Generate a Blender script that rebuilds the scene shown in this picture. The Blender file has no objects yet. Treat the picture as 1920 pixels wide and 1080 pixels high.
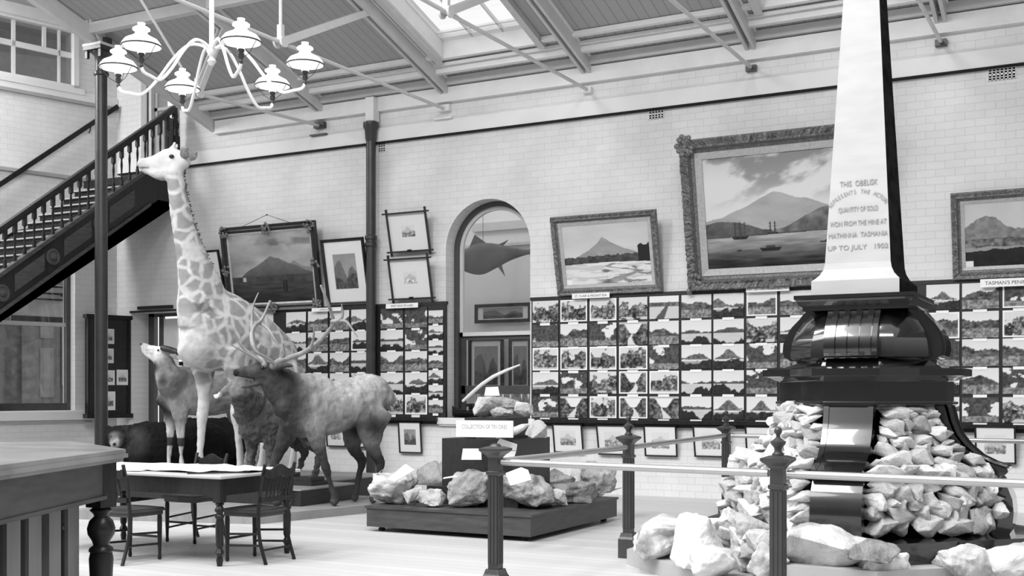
import bpy, bmesh, math, random
import numpy as np
from mathutils import Vector, Matrix, noise
# ---------------------------------------------------------------- scene, camera, light
S = bpy.context.scene; C = S.collection
PI = math.pi
F = 2160.0; HOR = 735.0; EYE = 1.48; YAW = math.atan(1150/2160.0)
sy, cy = math.sin(YAW), math.cos(YAW)
cam = bpy.data.objects.new('camera', bpy.data.cameras.new('camera')); C.objects.link(cam)
cam.location = (0, 0, EYE); cam.rotation_euler = (PI/2, 0, YAW)
cam.data.sensor_width = 36.0; cam.data.lens = F/1920*36.0
cam.data.shift_y = (HOR-540)/1920.0
cam.data.clip_end = 200; S.camera = cam
S.view_settings.view_transform = 'Standard'; S.view_settings.look = 'None'
S.view_settings.exposure = 0.30; S.view_settings.gamma = 1.0; S.view_settings.use_curve_mapping = False
W = bpy.data.worlds.new('daylight'); S.world = W; W.use_nodes = True
nt = W.node_tree; bg = nt.nodes['Background']
tc = nt.nodes.new('ShaderNodeTexCoord'); dp = nt.nodes.new('ShaderNodeVectorMath'); dp.operation = 'DOT_PRODUCT'
dp.inputs[1].default_value = Vector((-0.30, 0.50, 0.80)).normalized()
cr = nt.nodes.new('ShaderNodeMapRange'); cr.inputs[1].default_value = -0.35; cr.inputs[2].default_value = 0.40
cr.inputs[3].default_value = 0.22; cr.inputs[4].default_value = 1.15
nt.links.new(tc.outputs['Generated'], dp.inputs[0]); nt.links.new(dp.outputs['Value'], cr.inputs[0])
nt.links.new(cr.outputs[0], bg.inputs['Strength']); bg.inputs[0].default_value = (1, 1, 1, 1)

def lamp_area(name, loc, sx, sy_, power, rot=(0, 0, 0)):
    l = bpy.data.lights.new(name, 'AREA'); l.shape = 'RECTANGLE'; l.size = sx; l.size_y = sy_; l.energy = power
    o = bpy.data.objects.new(name, l); o.location = loc; o.rotation_euler = rot; C.objects.link(o); return o
lamp_area('skylight_glow', (-4.5, 4.5, 9.2), 1.6, 5.0, 520, (math.radians(25), 0, 0))
lamp_area('skylight_glow', (-9.5, 4.5, 9.2), 1.6, 5.0, 520, (math.radians(25), 0, 0))
lamp_area('skylight_glow', (-0.5, 4.0, 9.2), 1.6, 5.0, 300, (math.radians(25), 0, 0))
lamp_area('hall_skylight_glow', (-17.6, 10.6, 8.0), 2.2, 4.0, 620, (math.radians(18), math.radians(8), 0))
sl = bpy.data.lights.new('sun', 'SUN'); sl.energy = .9; sl.angle = math.radians(24)
so = bpy.data.objects.new('sun', sl); C.objects.link(so)
so.rotation_euler = Vector((0.42, 0.70, -0.62)).to_track_quat('-Z', 'Y').to_euler()

# ---------------------------------------------------------------- geometry helpers
D = 15.4
def ray(px, py):
    u = (px-960)/F; v = (HOR-py)/F
    return Vector((-sy+u*cy, cy+u*sy, v))
def onY(px, py, Y=D): r = ray(px, py); t = Y/r.y; return Vector((r.x*t, Y, EYE+r.z*t))
def onX(px, py, X): r = ray(px, py); t = X/r.x; return Vector((X, r.y*t, EYE+r.z*t))
def onZ(px, py, z=0): r = ray(px, py); t = (z-EYE)/r.z; return Vector((r.x*t, r.y*t, z))
def att(px, py, t): r = ray(px, py); return Vector((r.x*t, r.y*t, EYE+r.z*t))
CORN = Vector((-16.49, 15.4, 0)); ED = Vector((0.2829, 0.9591, 0)); EN = Vector((0.9591, -0.2829, 0))
def onE(px, py, off=0):
    r = ray(px, py); p0 = CORN+EN*off; t = EN.dot(p0)/EN.dot(r); return Vector((r.x*t, r.y*t, EYE+r.z*t))

def link(name, me, mat=None, parent=None, smooth=False):
    o = bpy.data.objects.new(name, me); C.objects.link(o)
    if mat is not None:
        me.materials.clear()
        for m in (mat if isinstance(mat, (list, tuple)) else [mat]): me.materials.append(m)
    if smooth:
        me.polygons.foreach_set('use_smooth', [True]*len(me.polygons))
    if parent: o.parent = parent
    return o
def tag(o, label=None, cat=None, group=None, kind=None):
    if label: o['label'] = label
    if cat: o['category'] = cat
    if group: o['group'] = group
    if kind: o['kind'] = kind
    return o
def empty(name, label, cat, loc=(0, 0, 0), rz=0, group=None, rot=None):
    o = bpy.data.objects.new(name, None); C.objects.link(o); o.empty_display_size = .1
    o.location = loc; o.rotation_euler = rot if rot else (0, 0, rz)
    return tag(o, label, cat, group)
def children(o): return [c for c in bpy.data.objects if c.parent == o]
def copy_tree(o, parent=None):
    c = o.copy(); C.objects.link(c); c.parent = parent
    for ch in children(o): copy_tree(ch, c)
    return c

class MB:
    def __init__(s): s.v = []; s.f = []; s.mi = []; s.m = 0
    def add(s, vs, fs, M=None):
        b = len(s.v)
        s.v += [tuple(M @ Vector(p)) if M else tuple(p) for p in vs]
        s.f += [tuple(b+i for i in f) for f in fs]; s.mi += [s.m]*len(fs); return s
    def box(s, x0, x1, y0, y1, z0, z1, M=None, bev=0):
        if bev:
            b = bev
            a = [(x0+b, y0), (x1-b, y0), (x1, y0+b), (x1, y1-b), (x1-b, y1), (x0+b, y1), (x0, y1-b), (x0, y0+b)]
            c = [(x0+b, y0+b), (x1-b, y0+b), (x1-b, y0+b), (x1-b, y1-b), (x1-b, y1-b), (x0+b, y1-b), (x0+b, y1-b), (x0+b, y0+b)]
            s.loft([[(p[0], p[1], z0) for p in c], [(p[0], p[1], z0+b) for p in a], [(p[0], p[1], z1-b) for p in a], [(p[0], p[1], z1) for p in c]], M=M)
            return s
        v = [(x0, y0, z0), (x1, y0, z0), (x1, y1, z0), (x0, y1, z0), (x0, y0, z1), (x1, y0, z1), (x1, y1, z1), (x0, y1, z1)]
        return s.add(v, [(3, 2, 1, 0), (4, 5, 6, 7), (0, 1, 5, 4), (1, 2, 6, 5), (2, 3, 7, 6), (3, 0, 4, 7)], M)
    def cbox(s, c, d, M=None, bev=0):
        return s.box(c[0]-d[0]/2, c[0]+d[0]/2, c[1]-d[1]/2, c[1]+d[1]/2, c[2]-d[2]/2, c[2]+d[2]/2, M, bev)
    def loft(s, rings, M=None, cap=True, closed=True):
        n = len(rings[0]); vs = [p for r in rings for p in r]; fs = []
        for i in range(len(rings)-1):
            for j in range(n if closed else n-1):
                k = (j+1) % n; fs.append((i*n+j, i*n+k, (i+1)*n+k, (i+1)*n+j))
        if cap and closed:
            fs.append(tuple(range(n))[::-1]); fs.append(tuple((len(rings)-1)*n+j for j in range(n)))
        return s.add(vs, fs, M)
    def lathe(s, prof, c=(0, 0, 0), seg=24, M=None, start=0, cap=True):
        rings = []
        for r, z in prof:
            rings.append([(c[0]+r*math.cos(start+2*PI*j/seg), c[1]+r*math.sin(start+2*PI*j/seg), c[2]+z) for j in range(seg)])
        return s.loft(rings, M, cap)
    def sq(s, prof, c=(0, 0, 0), M=None):
        """square lathe: (half width, z)"""
        return s.loft([[(c[0]+a*r, c[1]+b*r, c[2]+z) for a, b in ((-1, -1), (1, -1), (1, 1), (-1, 1))] for r, z in prof], M)
    def tube(s, pts, rad, seg=10, M=None, flat=None):
        pts = [Vector(p) for p in pts]; n = len(pts)
        rads = rad if isinstance(rad, (list, tuple)) else [rad]*n
        T = [(pts[min(i+1, n-1)]-pts[max(i-1, 0)]).normalized() for i in range(n)]
        up = Vector((0, 0, 1)) if abs(T[0].z) < .9 else Vector((0, 1, 0))
        N = T[0].cross(up).normalized(); rings = []
        for i in range(n):
            N = (N-T[i]*N.dot(T[i])).normalized(); B = T[i].cross(N)
            r = rads[i]; ra, rb = r if isinstance(r, (tuple, list)) else (r, r)
            rings.append([tuple(pts[i]+N*(ra*math.cos(2*PI*j/seg))+B*(rb*math.sin(2*PI*j/seg))) for j in range(seg)])
        return s.loft(rings, M)
    def bar(s, a, b, w, h, up=(0, 0, 1)):
        a = Vector(a); b = Vector(b); t = (b-a).normalized(); n = t.cross(Vector(up)).normalized(); u = n.cross(t)
        r = [[tuple(p+n*(i*w/2)+u*(j*h/2)) for i, j in ((-1, -1), (1, -1), (1, 1), (-1, 1))] for p in (a, b)]
        return s.loft(r)
    def prism(s, poly, a, b, axis='y', M=None):
        """poly 2D extruded from a to b along axis; y: (x,z) x: (y,z) z: (x,y)"""
        def P(p, t): return (p[0], t, p[1]) if axis == 'y' else ((t, p[0], p[1]) if axis == 'x' else (p[0], p[1], t))
        return s.loft([[P(p, a) for p in poly], [P(p, b) for p in poly]], M)
    def ball(s, c, r, seg=14, rg=8, M=None):
        if not isinstance(r, (tuple, list)): r = (r, r, r)
        rings = [[(c[0]+r[0]*math.sin(PI*i/rg)*math.cos(2*PI*j/seg), c[1]+r[1]*math.sin(PI*i/rg)*math.sin(2*PI*j/seg), c[2]-r[2]*math.cos(PI*i/rg)) for j in range(seg)] for i in range(1, rg)]
        v = [p for q in rings for p in q]; fs = []; n = seg; k = len(rings)
        for i in range(k-1):
            for j in range(n): q = (j+1) % n; fs.append((i*n+j, i*n+q, (i+1)*n+q, (i+1)*n+j))
        v += [(c[0], c[1], c[2]-r[2]), (c[0], c[1], c[2]+r[2])]; a, b = len(v)-2, len(v)-1
        for j in range(n): q = (j+1) % n; fs.append((a, q, j)); fs.append((b, (k-1)*n+j, (k-1)*n+q))
        return s.add(v, fs, M)
    def mesh(s, name='m'):
        me = bpy.data.meshes.new(name); me.from_pydata(s.v, [], s.f); me.update()
        bm = bmesh.new(); bm.from_mesh(me); bmesh.ops.recalc_face_normals(bm, faces=bm.faces); bm.to_mesh(me); bm.free()
        if any(s.mi): me.polygons.foreach_set('material_index', s.mi)
        return me
    def build(s, name, mat, parent=None, smooth=False, ang=None):
        o = link(name, s.mesh(name), mat, parent, smooth)
        if smooth:
            me = o.data; lim = math.radians(ang or 38); bm = bmesh.new(); bm.from_mesh(me)
            for e in bm.edges:
                if len(e.link_faces) == 2 and e.calc_face_angle(0) > lim: e.smooth = False
            bm.to_mesh(me); bm.free()
        return o
def bake(o):
    """apply the modifiers of o"""
    bpy.context.view_layer.update()
    dg = bpy.context.evaluated_depsgraph_get(); me = bpy.data.meshes.new_from_object(o.evaluated_get(dg))
    old = o.data; o.modifiers.clear(); o.data = me; bpy.data.meshes.remove(old); return o
def cut(o, cutters):
    for c in cutters:
        md = o.modifiers.new('b', 'BOOLEAN'); md.operation = 'DIFFERENCE'; md.solver = 'EXACT'; md.object = c
    bake(o)
    for c in cutters: bpy.data.objects.remove(c)
    return o

# ---------------------------------------------------------------- materials
MATS = {}
def mat(name, g, rough=.6, metal=0, noise_amt=.08, scale=6, bump=.0, bscale=40, coat=0, stretch=(1, 1, 1), spec=.5):
    m = bpy.data.materials.new(name); m.use_nodes = True; n = m.node_tree.nodes; L = m.node_tree.links; b = n['Principled BSDF']
    b.inputs['Roughness'].default_value = rough; b.inputs['Metallic'].default_value = metal
    b.inputs['Coat Weight'].default_value = coat; b.inputs['Specular IOR Level'].default_value = spec
    t = n.new('ShaderNodeTexCoord'); mp = n.new('ShaderNodeMapping'); mp.inputs['Scale'].default_value = stretch
    L.new(t.outputs['Object'], mp.inputs[0])
    nz = n.new('ShaderNodeTexNoise'); nz.inputs['Scale'].default_value = scale; nz.inputs['Detail'].default_value = 5
    L.new(mp.outputs[0], nz.inputs['Vector'])
    r = n.new('ShaderNodeMapRange'); r.inputs[1].default_value = .25; r.inputs[2].default_value = .75
    r.inputs[3].default_value = max(0, g-noise_amt); r.inputs[4].default_value = g+noise_amt
    L.new(nz.outputs[0], r.inputs[0]); L.new(r.outputs[0], b.inputs['Base Color'])
    if bump:
        n2 = n.new('ShaderNodeTexNoise'); n2.inputs['Scale'].default_value = bscale; n2.inputs['Detail'].default_value = 6
        bp = n.new('ShaderNodeBump'); bp.inputs['Strength'].default_value = bump; bp.inputs['Distance'].default_value = .02
        L.new(mp.outputs[0], n2.inputs['Vector']); L.new(n2.outputs[0], bp.inputs['Height']); L.new(bp.outputs[0], b.inputs['Normal'])
    MATS[name] = m; return m
def brickmat(name, g, gm, axes='xz', bw=.235, bh=.098, off=(0, 0, 0), var=.05):
    m = bpy.data.materials.new(name); m.use_nodes = True; n = m.node_tree.nodes; L = m.node_tree.links; b = n['Principled BSDF']
    b.inputs['Roughness'].default_value = .55
    t = n.new('ShaderNodeTexCoord'); sx = n.new('ShaderNodeSeparateXYZ'); cb = n.new('ShaderNodeCombineXYZ')
    L.new(t.outputs['Object'], sx.inputs[0])
    L.new(sx.outputs['XYZ'.index(axes[0].upper())], cb.inputs[0]); L.new(sx.outputs['XYZ'.index(axes[1].upper())], cb.inputs[1])
    nz = n.new('ShaderNodeTexNoise'); nz.inputs['Scale'].default_value = 3; nz.inputs['Detail'].default_value = 6
    L.new(t.outputs['Object'], nz.inputs['Vector'])
    ad = n.new('ShaderNodeVectorMath'); ad.operation = 'MULTIPLY_ADD'; ad.inputs[1].default_value = (.02, .02, 0)
    L.new(nz.outputs[1], ad.inputs[0]); L.new(cb.outputs[0], ad.inputs[2])
    br = n.new('ShaderNodeTexBrick'); br.inputs['Scale'].default_value = 1; br.inputs['Brick Width'].default_value = bw; br.inputs['Row Height'].default_value = bh
    br.inputs['Mortar Size'].default_value = .0035; br.inputs['Mortar Smooth'].default_value = .3
    br.inputs['Color1'].default_value = (g, g, g, 1); br.inputs['Color2'].default_value = (g-var, g-var, g-var, 1); br.inputs['Mortar'].default_value = (gm, gm, gm, 1)
    L.new(ad.outputs[0], br.inputs['Vector'])
    n3 = n.new('ShaderNodeTexNoise'); n3.inputs['Scale'].default_value = 1.3; n3.inputs['Detail'].default_value = 8
    L.new(t.outputs['Object'], n3.inputs['Vector'])
    r = n.new('ShaderNodeMapRange'); r.inputs[1].default_value = .3; r.inputs[2].default_value = .7; r.inputs[3].default_value = .9; r.inputs[4].default_value = 1.06
    L.new(n3.outputs[0], r.inputs[0])
    mx = n.new('ShaderNodeVectorMath'); mx.operation = 'MULTIPLY'; L.new(br.outputs[0], mx.inputs[0]); L.new(r.outputs[0], mx.inputs[1]); L.new(mx.outputs[0], b.inputs['Base Color'])
    bp = n.new('ShaderNodeBump'); bp.invert = True; bp.inputs['Strength'].default_value = .35; bp.inputs['Distance'].default_value = .01
    L.new(br.outputs['Fac'], bp.inputs['Height']); L.new(bp.outputs[0], b.inputs['Normal'])
    MATS[name] = m; return m
def boardmat(name, g, gd, axis, w, rough=.6, gap=.05, var=.04, grain=None, spec=.5):
    """boards: thin dark joints every w metres along axis"""
    m = bpy.data.materials.new(name); m.use_nodes = True; n = m.node_tree.nodes; L = m.node_tree.links; b = n['Principled BSDF']
    b.inputs['Roughness'].default_value = rough; b.inputs['Specular IOR Level'].default_value = spec
    t = n.new('ShaderNodeTexCoord'); sx = n.new('ShaderNodeSeparateXYZ'); L.new(t.outputs['Object'], sx.inputs[0])
    dv = n.new('ShaderNodeMath'); dv.operation = 'DIVIDE'; dv.inputs[1].default_value = w; L.new(sx.outputs['XYZ'.index(axis.upper())], dv.inputs[0])
    fr = n.new('ShaderNodeMath'); fr.operation = 'FRACT'; L.new(dv.outputs[0], fr.inputs[0])
    lt = n.new('ShaderNodeMath'); lt.operation = 'LESS_THAN'; lt.inputs[1].default_value = gap; L.new(fr.outputs[0], lt.inputs[0])
    fl = n.new('ShaderNodeMath'); fl.operation = 'FLOOR'; L.new(dv.outputs[0], fl.inputs[0])
    wn = n.new('ShaderNodeTexWhiteNoise'); wn.noise_dimensions = '1D'; L.new(fl.outputs[0], wn.inputs['W'])
    mp = n.new('ShaderNodeMapping'); mp.inputs['Scale'].default_value = grain or (1, 1, 1); L.new(t.outputs['Object'], mp.inputs[0])
    nz = n.new('ShaderNodeTexNoise'); nz.inputs['Scale'].default_value = 2; nz.inputs['Detail'].default_value = 6; L.new(mp.outputs[0], nz.inputs['Vector'])
    a1 = n.new('ShaderNodeMath'); a1.operation = 'ADD'; L.new(wn.outputs[0], a1.inputs[0]); L.new(nz.outputs[0], a1.inputs[1])
    r = n.new('ShaderNodeMapRange'); r.inputs[1].default_value = .2; r.inputs[2].default_value = 1.6; r.inputs[3].default_value = g-var; r.inputs[4].default_value = g+var
    L.new(a1.outputs[0], r.inputs[0])
    mx = n.new('ShaderNodeMix'); mx.data_type = 'FLOAT'; L.new(lt.outputs[0], mx.inputs[0]); L.new(r.outputs[0], mx.inputs[2]); mx.inputs[3].default_value = gd
    L.new(mx.outputs[0], b.inputs['Base Color']); MATS[name] = m; return m
brick = brickmat('painted_brick', .72, .56, var=.03)
brick_end = brickmat('painted_brick_end', .76, .60, var=.03)
floor_m = boardmat('floor_boards', .50, .27, 'y', .16, .42, .035, .05, (.6, 8, 1))
ceil_m = boardmat('ceiling_boards', .40, .22, 'x', .15, .6, .07, .015, (8, .5, 1))
beam_m = mat('beam_paint', .60, .5, noise_amt=.03)
beam_l = mat('beam_paint_light', .78, .5, noise_amt=.03)
plaster = mat('white_render', .76, .6, noise_amt=.03, scale=2)
grey_p = mat('grey_paint', .38, .5, noise_amt=.03)
rodm = mat('rod_paint', .62, .4, noise_amt=.04)
iron = mat('dark_iron', .038, .35, noise_amt=.008, bump=.1)
wood = mat('dark_wood', .016, .3, noise_amt=.007, stretch=(1, 1, .15), scale=20, coat=.0, spec=.28)
woodm = mat('mid_wood', .060, .4, noise_amt=.018, stretch=(1, 1, 6), scale=4, spec=.25)
black = mat('black_lacquer', .006, .16, noise_amt=.002, coat=1.0)
blackm = mat('black_paint', .015, .6, noise_amt=.004, spec=.1)
white = mat('white_paint', .80, .5, noise_amt=.02)
paper = mat('paper', .82, .8, noise_amt=.02)
glassw = mat('opal_glass', .90, .25, noise_amt=.0)
def _opal(m):
    n = m.node_tree.nodes; L = m.node_tree.links; b = n['Principled BSDF']; tr = n.new('ShaderNodeBsdfTranslucent'); tr.inputs[0].default_value = (.95, .95, .95, 1)
    mx = n.new('ShaderNodeMixShader'); mx.inputs[0].default_value = .5; L.new(b.outputs[0], mx.inputs[1]); L.new(tr.outputs[0], mx.inputs[2]); L.new(mx.outputs[0], n['Material Output'].inputs[0])
_opal(glassw)
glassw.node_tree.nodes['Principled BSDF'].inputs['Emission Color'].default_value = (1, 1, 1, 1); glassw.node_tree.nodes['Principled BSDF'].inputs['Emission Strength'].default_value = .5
def glass_mat():
    m = bpy.data.materials.new('window_glass'); m.use_nodes = True; n = m.node_tree.nodes; L = m.node_tree.links
    n.remove(n['Principled BSDF']); tr = n.new('ShaderNodeBsdfTransparent'); tr.inputs[0].default_value = (.86, .86, .86, 1)
    gl = n.new('ShaderNodeBsdfGlossy'); gl.inputs['Roughness'].default_value = .02; lw = n.new('ShaderNodeLayerWeight'); pw = n.new('ShaderNodeMath'); pw.operation = 'POWER'; pw.inputs[1].default_value = 4.0
    fz = n.new('ShaderNodeMath'); fz.operation = 'MULTIPLY_ADD'; fz.inputs[1].default_value = .35; fz.inputs[2].default_value = .05
    L.new(lw.outputs['Facing'], pw.inputs[0]); L.new(pw.outputs[0], fz.inputs[0])
    mx = n.new('ShaderNodeMixShader'); L.new(fz.outputs[0], mx.inputs[0]); L.new(tr.outputs[0], mx.inputs[1]); L.new(gl.outputs[0], mx.inputs[2])
    L.new(mx.outputs[0], n['Material Output'].inputs[0]); return m
glass = glass_mat()
def attrmat(name, rough=.5, spec=.4):
    m = bpy.data.materials.new(name); m.use_nodes = True; n = m.node_tree.nodes; b = n['Principled BSDF']
    a = n.new('ShaderNodeAttribute'); a.attribute_name = 'Col'; m.node_tree.links.new(a.outputs['Color'], b.inputs['Base Color'])
    b.inputs['Roughness'].default_value = rough; b.inputs['Specular IOR Level'].default_value = spec; return m
printm = attrmat('printed_picture', .45, .3)
oilm = attrmat('oil_painting', .4, .3)

# ---------------------------------------------------------------- the room
def struct(o): o['kind'] = 'structure'; return o
struct(MB().box(-22, 9, -4, 17.5, -.1, 0).build('floor', floor_m))
WT = .5
w = MB().prism([(-16.64, 0), (9, 0), (9, 6.4), (-14.05, 6.4), (-14.05, 8.6), (-16.64, 8.6)], D, D+WT).build('wall_back', brick)
AX, AR, ASP = -8.63, .74, 3.70   # window arch centre, radius, spring height
cw = MB(); poly = [(AX-AR, 1.08), (AX+AR, 1.08)]+[(AX+AR*math.cos(PI*i/28), ASP+AR*math.sin(PI*i/28)) for i in range(29)]
c1 = cw.prism(poly, D-.2, D+WT+.2).build('c', None)
c2 = MB().box(-16.12, -14.85, D-.2, D+WT+.2, -.02, 2.94).build('c', None)
c3 = MB().box(-15.72, -15.05, D-.2, D+WT+.2, 5.25, 7.25).build('c', None)
w = cut(w, [c1, c2, c3]); struct(w)
# end wall in its own local frame: x along ED (away from the camera), y normal, z up
EM = Matrix(((ED.x, EN.x, 0, CORN.x), (ED.y, EN.y, 0, CORN.y), (0, 0, 1, 0), (0, 0, 0, 1)))
def e_s(px, py): p = onE(px, py); return (p-CORN).dot(ED), p.z
we = MB().box(-9, .15, -.5, 0, 0, 8.2).build('wall_left', brick_end); we.matrix_world = EM
ce1 = MB()
lx1 = -.80; lx0 = lx1-1.5; lr = .75; lxc = (lx0+lx1)/2
poly = [(lx0, 1.15), (lx1, 1.15)]+[(lxc+lr*math.cos(PI*i/24), 3.60+lr*math.sin(PI*i/24)) for i in range(25)]
ce1.prism(poly, -.7, .2); o1 = ce1.build('c', None); o1.matrix_world = EM
ux1 = -.74
o2 = MB().box(-2.4, ux1, -.7, .2, 6.95, 8.02).build('c', None); o2.matrix_world = EM
cut(we, [o1, o2]); struct(we)
# string course, its painted shade line and mouldings on the long wall
struct(MB().box(-16.4, 9, D-.06, D, 5.50, 5.72).prism([(D, 5.72), (D-.06, 5.72), (D-.035, 5.74), (D, 5.76)], -16.4, 9, 'x').build('trim_1', plaster))
struct(MB().box(-16.4, 9, D-.075, D-.001, 5.478, 5.50).build('trim_2', blackm))  # near-black strip painting in the shade under the string course
struct(MB().box(-14.05, 9, D-.07, D, 6.01, 6.22).box(-14.05, 9, D-.09, D, 5.99, 6.015).build('trim_3', beam_l))
rs = .30
def zr(Y): return 6.34+rs*(D-Y)
# ceiling boards
cm = MB()
cl = MB().prism([(D, zr(D)), (D, zr(D)+.06), (7.8, zr(7.8)+.06), (7.8, zr(7.8))], -14.25, 9, 'x').build('ceiling', ceil_m)
SK = [(-9.05, -7.5), (-4.15, -2.6), (-14.0, -12.4)]
cs = [MB().box(a, b, 10.6 if i < 2 else 8, 14.80 if i < 2 else 10.6, 5, 10).build('c', None) for i, (a, b) in enumerate(SK)]
cut(cl, cs); struct(cl)
struct(MB().box(-22, -14.25, 6, 17, 8.2, 8.26).build('ceiling_left', ceil_m))
# skylights (kerb lining, white bars, panes)
for i, (a, b) in enumerate(SK):
    y0, y1 = (10.6, 14.80) if i < 2 else (8, 10.6)
    fr = MB()
    def sl_(x0, x1, ya, yb, z0, z1): fr.prism([(ya, zr(ya)+z0), (ya, zr(ya)+z1), (yb, zr(yb)+z1), (yb, zr(yb)+z0)], x0, x1, 'x')
    sl_(a-.04, a+.006, y0, y1, -.03, .34); sl_(b-.006, b+.04, y0, y1, -.03, .34); sl_(a-.04, b+.04, y0-.04, y0+.006, -.03, .34); sl_(a-.04, b+.04, y1-.006, y1+.04, -.03, .34)
    sk = struct(fr.build('window_%d' % (i+1), beam_l))
    fr = MB(); xs = [a+(b-a)*k/3 for k in range(4)]
    for x in xs: sl_(x-.018, x+.018, y0, y1, .22, .27)
    sl_(a, b, y1-.10, y1, .22, .27); sl_(a, b, y1-.22, y1-.19, .22, .25); sl_(a, b, y0, y0+.1, .22, .27)
    fr.build('glazing_bars', white, sk)
    fr = MB(); sl_(a, b, y0, y1, .28, .285); fr.build('pane', glass, sk)
    fr = MB(); sl_(a-.14, a-.04, y0-.14, y1+.04, -.09, .0); sl_(b+.04, b+.14, y0-.14, y1+.04, -.09, .0)
    fr.build('trimmer', beam_m, sk)
# purlins and wall plate
def purlin(Y, w, h, m, n, z=0, x0=-14.2, x1=9):
    return struct(MB().box(x0, x1, Y-w/2, Y+w/2, zr(Y)-h+z, zr(Y)+z).build('trim_%d' % n, m))
purlin(15.02, .10, .10, beam_l, 4, -.02); purlin(14.93, .05, .05, beam_l, 5, -.01)
purlin(15.33, .12, .12, beam_m, 6)
for j, (x0, x1) in enumerate([(-14.2, -9.2), (-7.35, -4.3), (-2.5, 9)]):
    purlin(14.72, .09, .07, beam_l, 7+j, 0, x0, x1); 
    purlin(12.65, .12, .16, beam_m, 11+j, 0, x0, x1)
    purlin(10.4, .12, .16, beam_m, 15+j, 0, x0, x1)
# ceiling_left beams
struct(MB().box(-9, .1, 0, .12, 8.0, 8.2).build('trim_20', beam_l)).matrix_world = EM
struct(MB().box(-14.3, -14.12, 7.8, 12.9, 7.9, 8.2).box(-14.27, -14.15, 7.8, D, 8.18, 8.3).build('trim_21', beam_m))
# string course on the end wall, window sill, dado ledge
struct(MB().box(-9, 0, 0, .05, 6.68, 6.74).build('trim_22', grey_p)).matrix_world = EM
struct(MB().box(-9, 0, 0, .035, 6.74, 6.9).build('trim_23', white)).matrix_world = EM
struct(MB().box(-9, -.5, 0, .07, .98, 1.13).build('trim_24', plaster)).matrix_world = EM
struct(MB().box(-9, -.5, 0, .06, .93, .975).build('trim_25', grey_p)).matrix_world = EM
struct(MB().box(-9, 0, 0, .05, 5.30, 5.36).build('trim_26', grey_p)).matrix_world = EM

# arched window in the long wall
def arch_ring(mb, cx, r0, r1, zs, zb, y0, y1, n=28):
    P = lambda r: [(cx+r, zb)]+[(cx+r*math.cos(PI*i/n), zs+r*math.sin(PI*i/n)) for i in range(n+1)]+[(cx-r, zb)]
    a, b = P(r0), P(r1); v = []
    for y in (y0, y1): v += [(p[0], y, p[1]) for p in a]+[(p[0], y, p[1]) for p in b]
    m = len(a); f = []
    for i in range(m-1):
        f += [(i, i+1, m+i+1, m+i), (2*m+i, 3*m+i, 3*m+i+1, 2*m+i+1), (i, 2*m+i, 2*m+i+1, i+1), (m+i, m+i+1, 3*m+i+1, 3*m+i)]
    f += [(0, m, 3*m, 2*m), (m-1, 3*m-1, 4*m-1, 2*m-1)]
    mb.add(v, f)
fy = D+.30
mb = MB(); arch_ring(mb, AX, AR-.075, AR, ASP, 1.08, fy-.05, fy+.1); win = struct(mb.build('window_4', mat('window_brown', .06, .4, noise_amt=.01)))
wb = MATS['window_brown']
mb = MB(); arch_ring(mb, AX, AR-.13, AR-.075, ASP, 2.36, fy, fy+.05); mb.box(AX-AR+.07, AX+AR-.07, fy, fy+.05, 2.36, 2.42); mb.build('upper_sash', beam_m, win)
mb = MB(); x0, x1 = AX-AR+.075, AX+AR-.075
mb.box(x0, x1, fy+.05, fy+.09, 2.30, 2.38).box(x0, x0+.07, fy+.05, fy+.09, 1.10, 2.3).box(x1-.07, x1, fy+.05, fy+.09, 1.10, 2.3).box(x0, x1, fy+.05, fy+.09, 1.45, 1.58).box(x0, x1, fy+.05, fy+.09, 1.08, 1.16)
mb.build('lower_sash', wb, win)
mb = MB(); g = AR-.1; n = 24
mb.add([(AX+g, fy+.03, 2.4)]+[(AX+g*math.cos(PI*i/n), fy+.03, ASP+g*math.sin(PI*i/n)) for i in range(n+1)]+[(AX-g, fy+.03, 2.4)], [tuple(range(n+3))])
mb.build('upper_pane', glass, win)
MB().box(x0+.05, x1-.05, fy+.068, fy+.072, 1.1, 2.35).build('lower_pane', glass, win)
struct(MB().box(AX-AR-.12, AX+AR+.1, D-.07, D+.35, .98, 1.08).box(AX-AR-.1, AX+AR+.08, D-.05, D, .955, .98).build('trim_30', plaster))
# room behind the arched window and door
struct(MB().box(-12, -5, D+3.2, D+3.3, 0, 6).build('wall_behind', plaster))
struct(MB().box(-12, -5, D+.5, D+3.2, -.1, 0).build('floor_behind', floor_m))
struct(MB().box(-10.7, -4, D+3.12, D+3.2, 4.45, 4.6).box(-12, -5, D+3.1, D+3.2, 4.15, 4.2).build('trim_31', beam_m))
# ---------------------------------------------------------------- windows of the end wall
mb = MB(); arch_n = 24
def arch_ring_l(mb, cx, r0, r1, zs, zb, y0, y1): arch_ring(mb, cx, r0, r1, zs, zb, y0, y1, 24)
mb.box(lx0, lx0+.06, -.3, -.22, 1.15, 3.35).box(lx1-.06, lx1, -.3, -.2, 1.15, 3.35)
mb = MB(); arch_ring(mb, lxc, lr-.07, lr, 3.60, 1.15, -.3, -.18, 24); mb.box(lx0, lx1, -.3, -.2, 1.15, 1.28)
w5 = struct(mb.build('window_5', wb)); w5.matrix_world = EM
mb = MB(); mb.box(lx0+.05, lx1-.05, -.27, -.22, 2.66, 2.73).box(lx0+.05, lx1-.05, -.27, -.24, 3.58, 3.64)
for a in (35, 65, 90, 115, 145):
    a = math.radians(a); mb.bar((lxc, -.25, 3.61), (lxc+.68*math.cos(a), -.25, 3.61+.68*math.sin(a)), .03, .03, (0, 1, 0))
mb.build('sash', beam_m, w5)
MB().box(lx0+.05, lx1-.05, -.262, -.258, 1.25, 4.25).build('pane', glass, w5)
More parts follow.
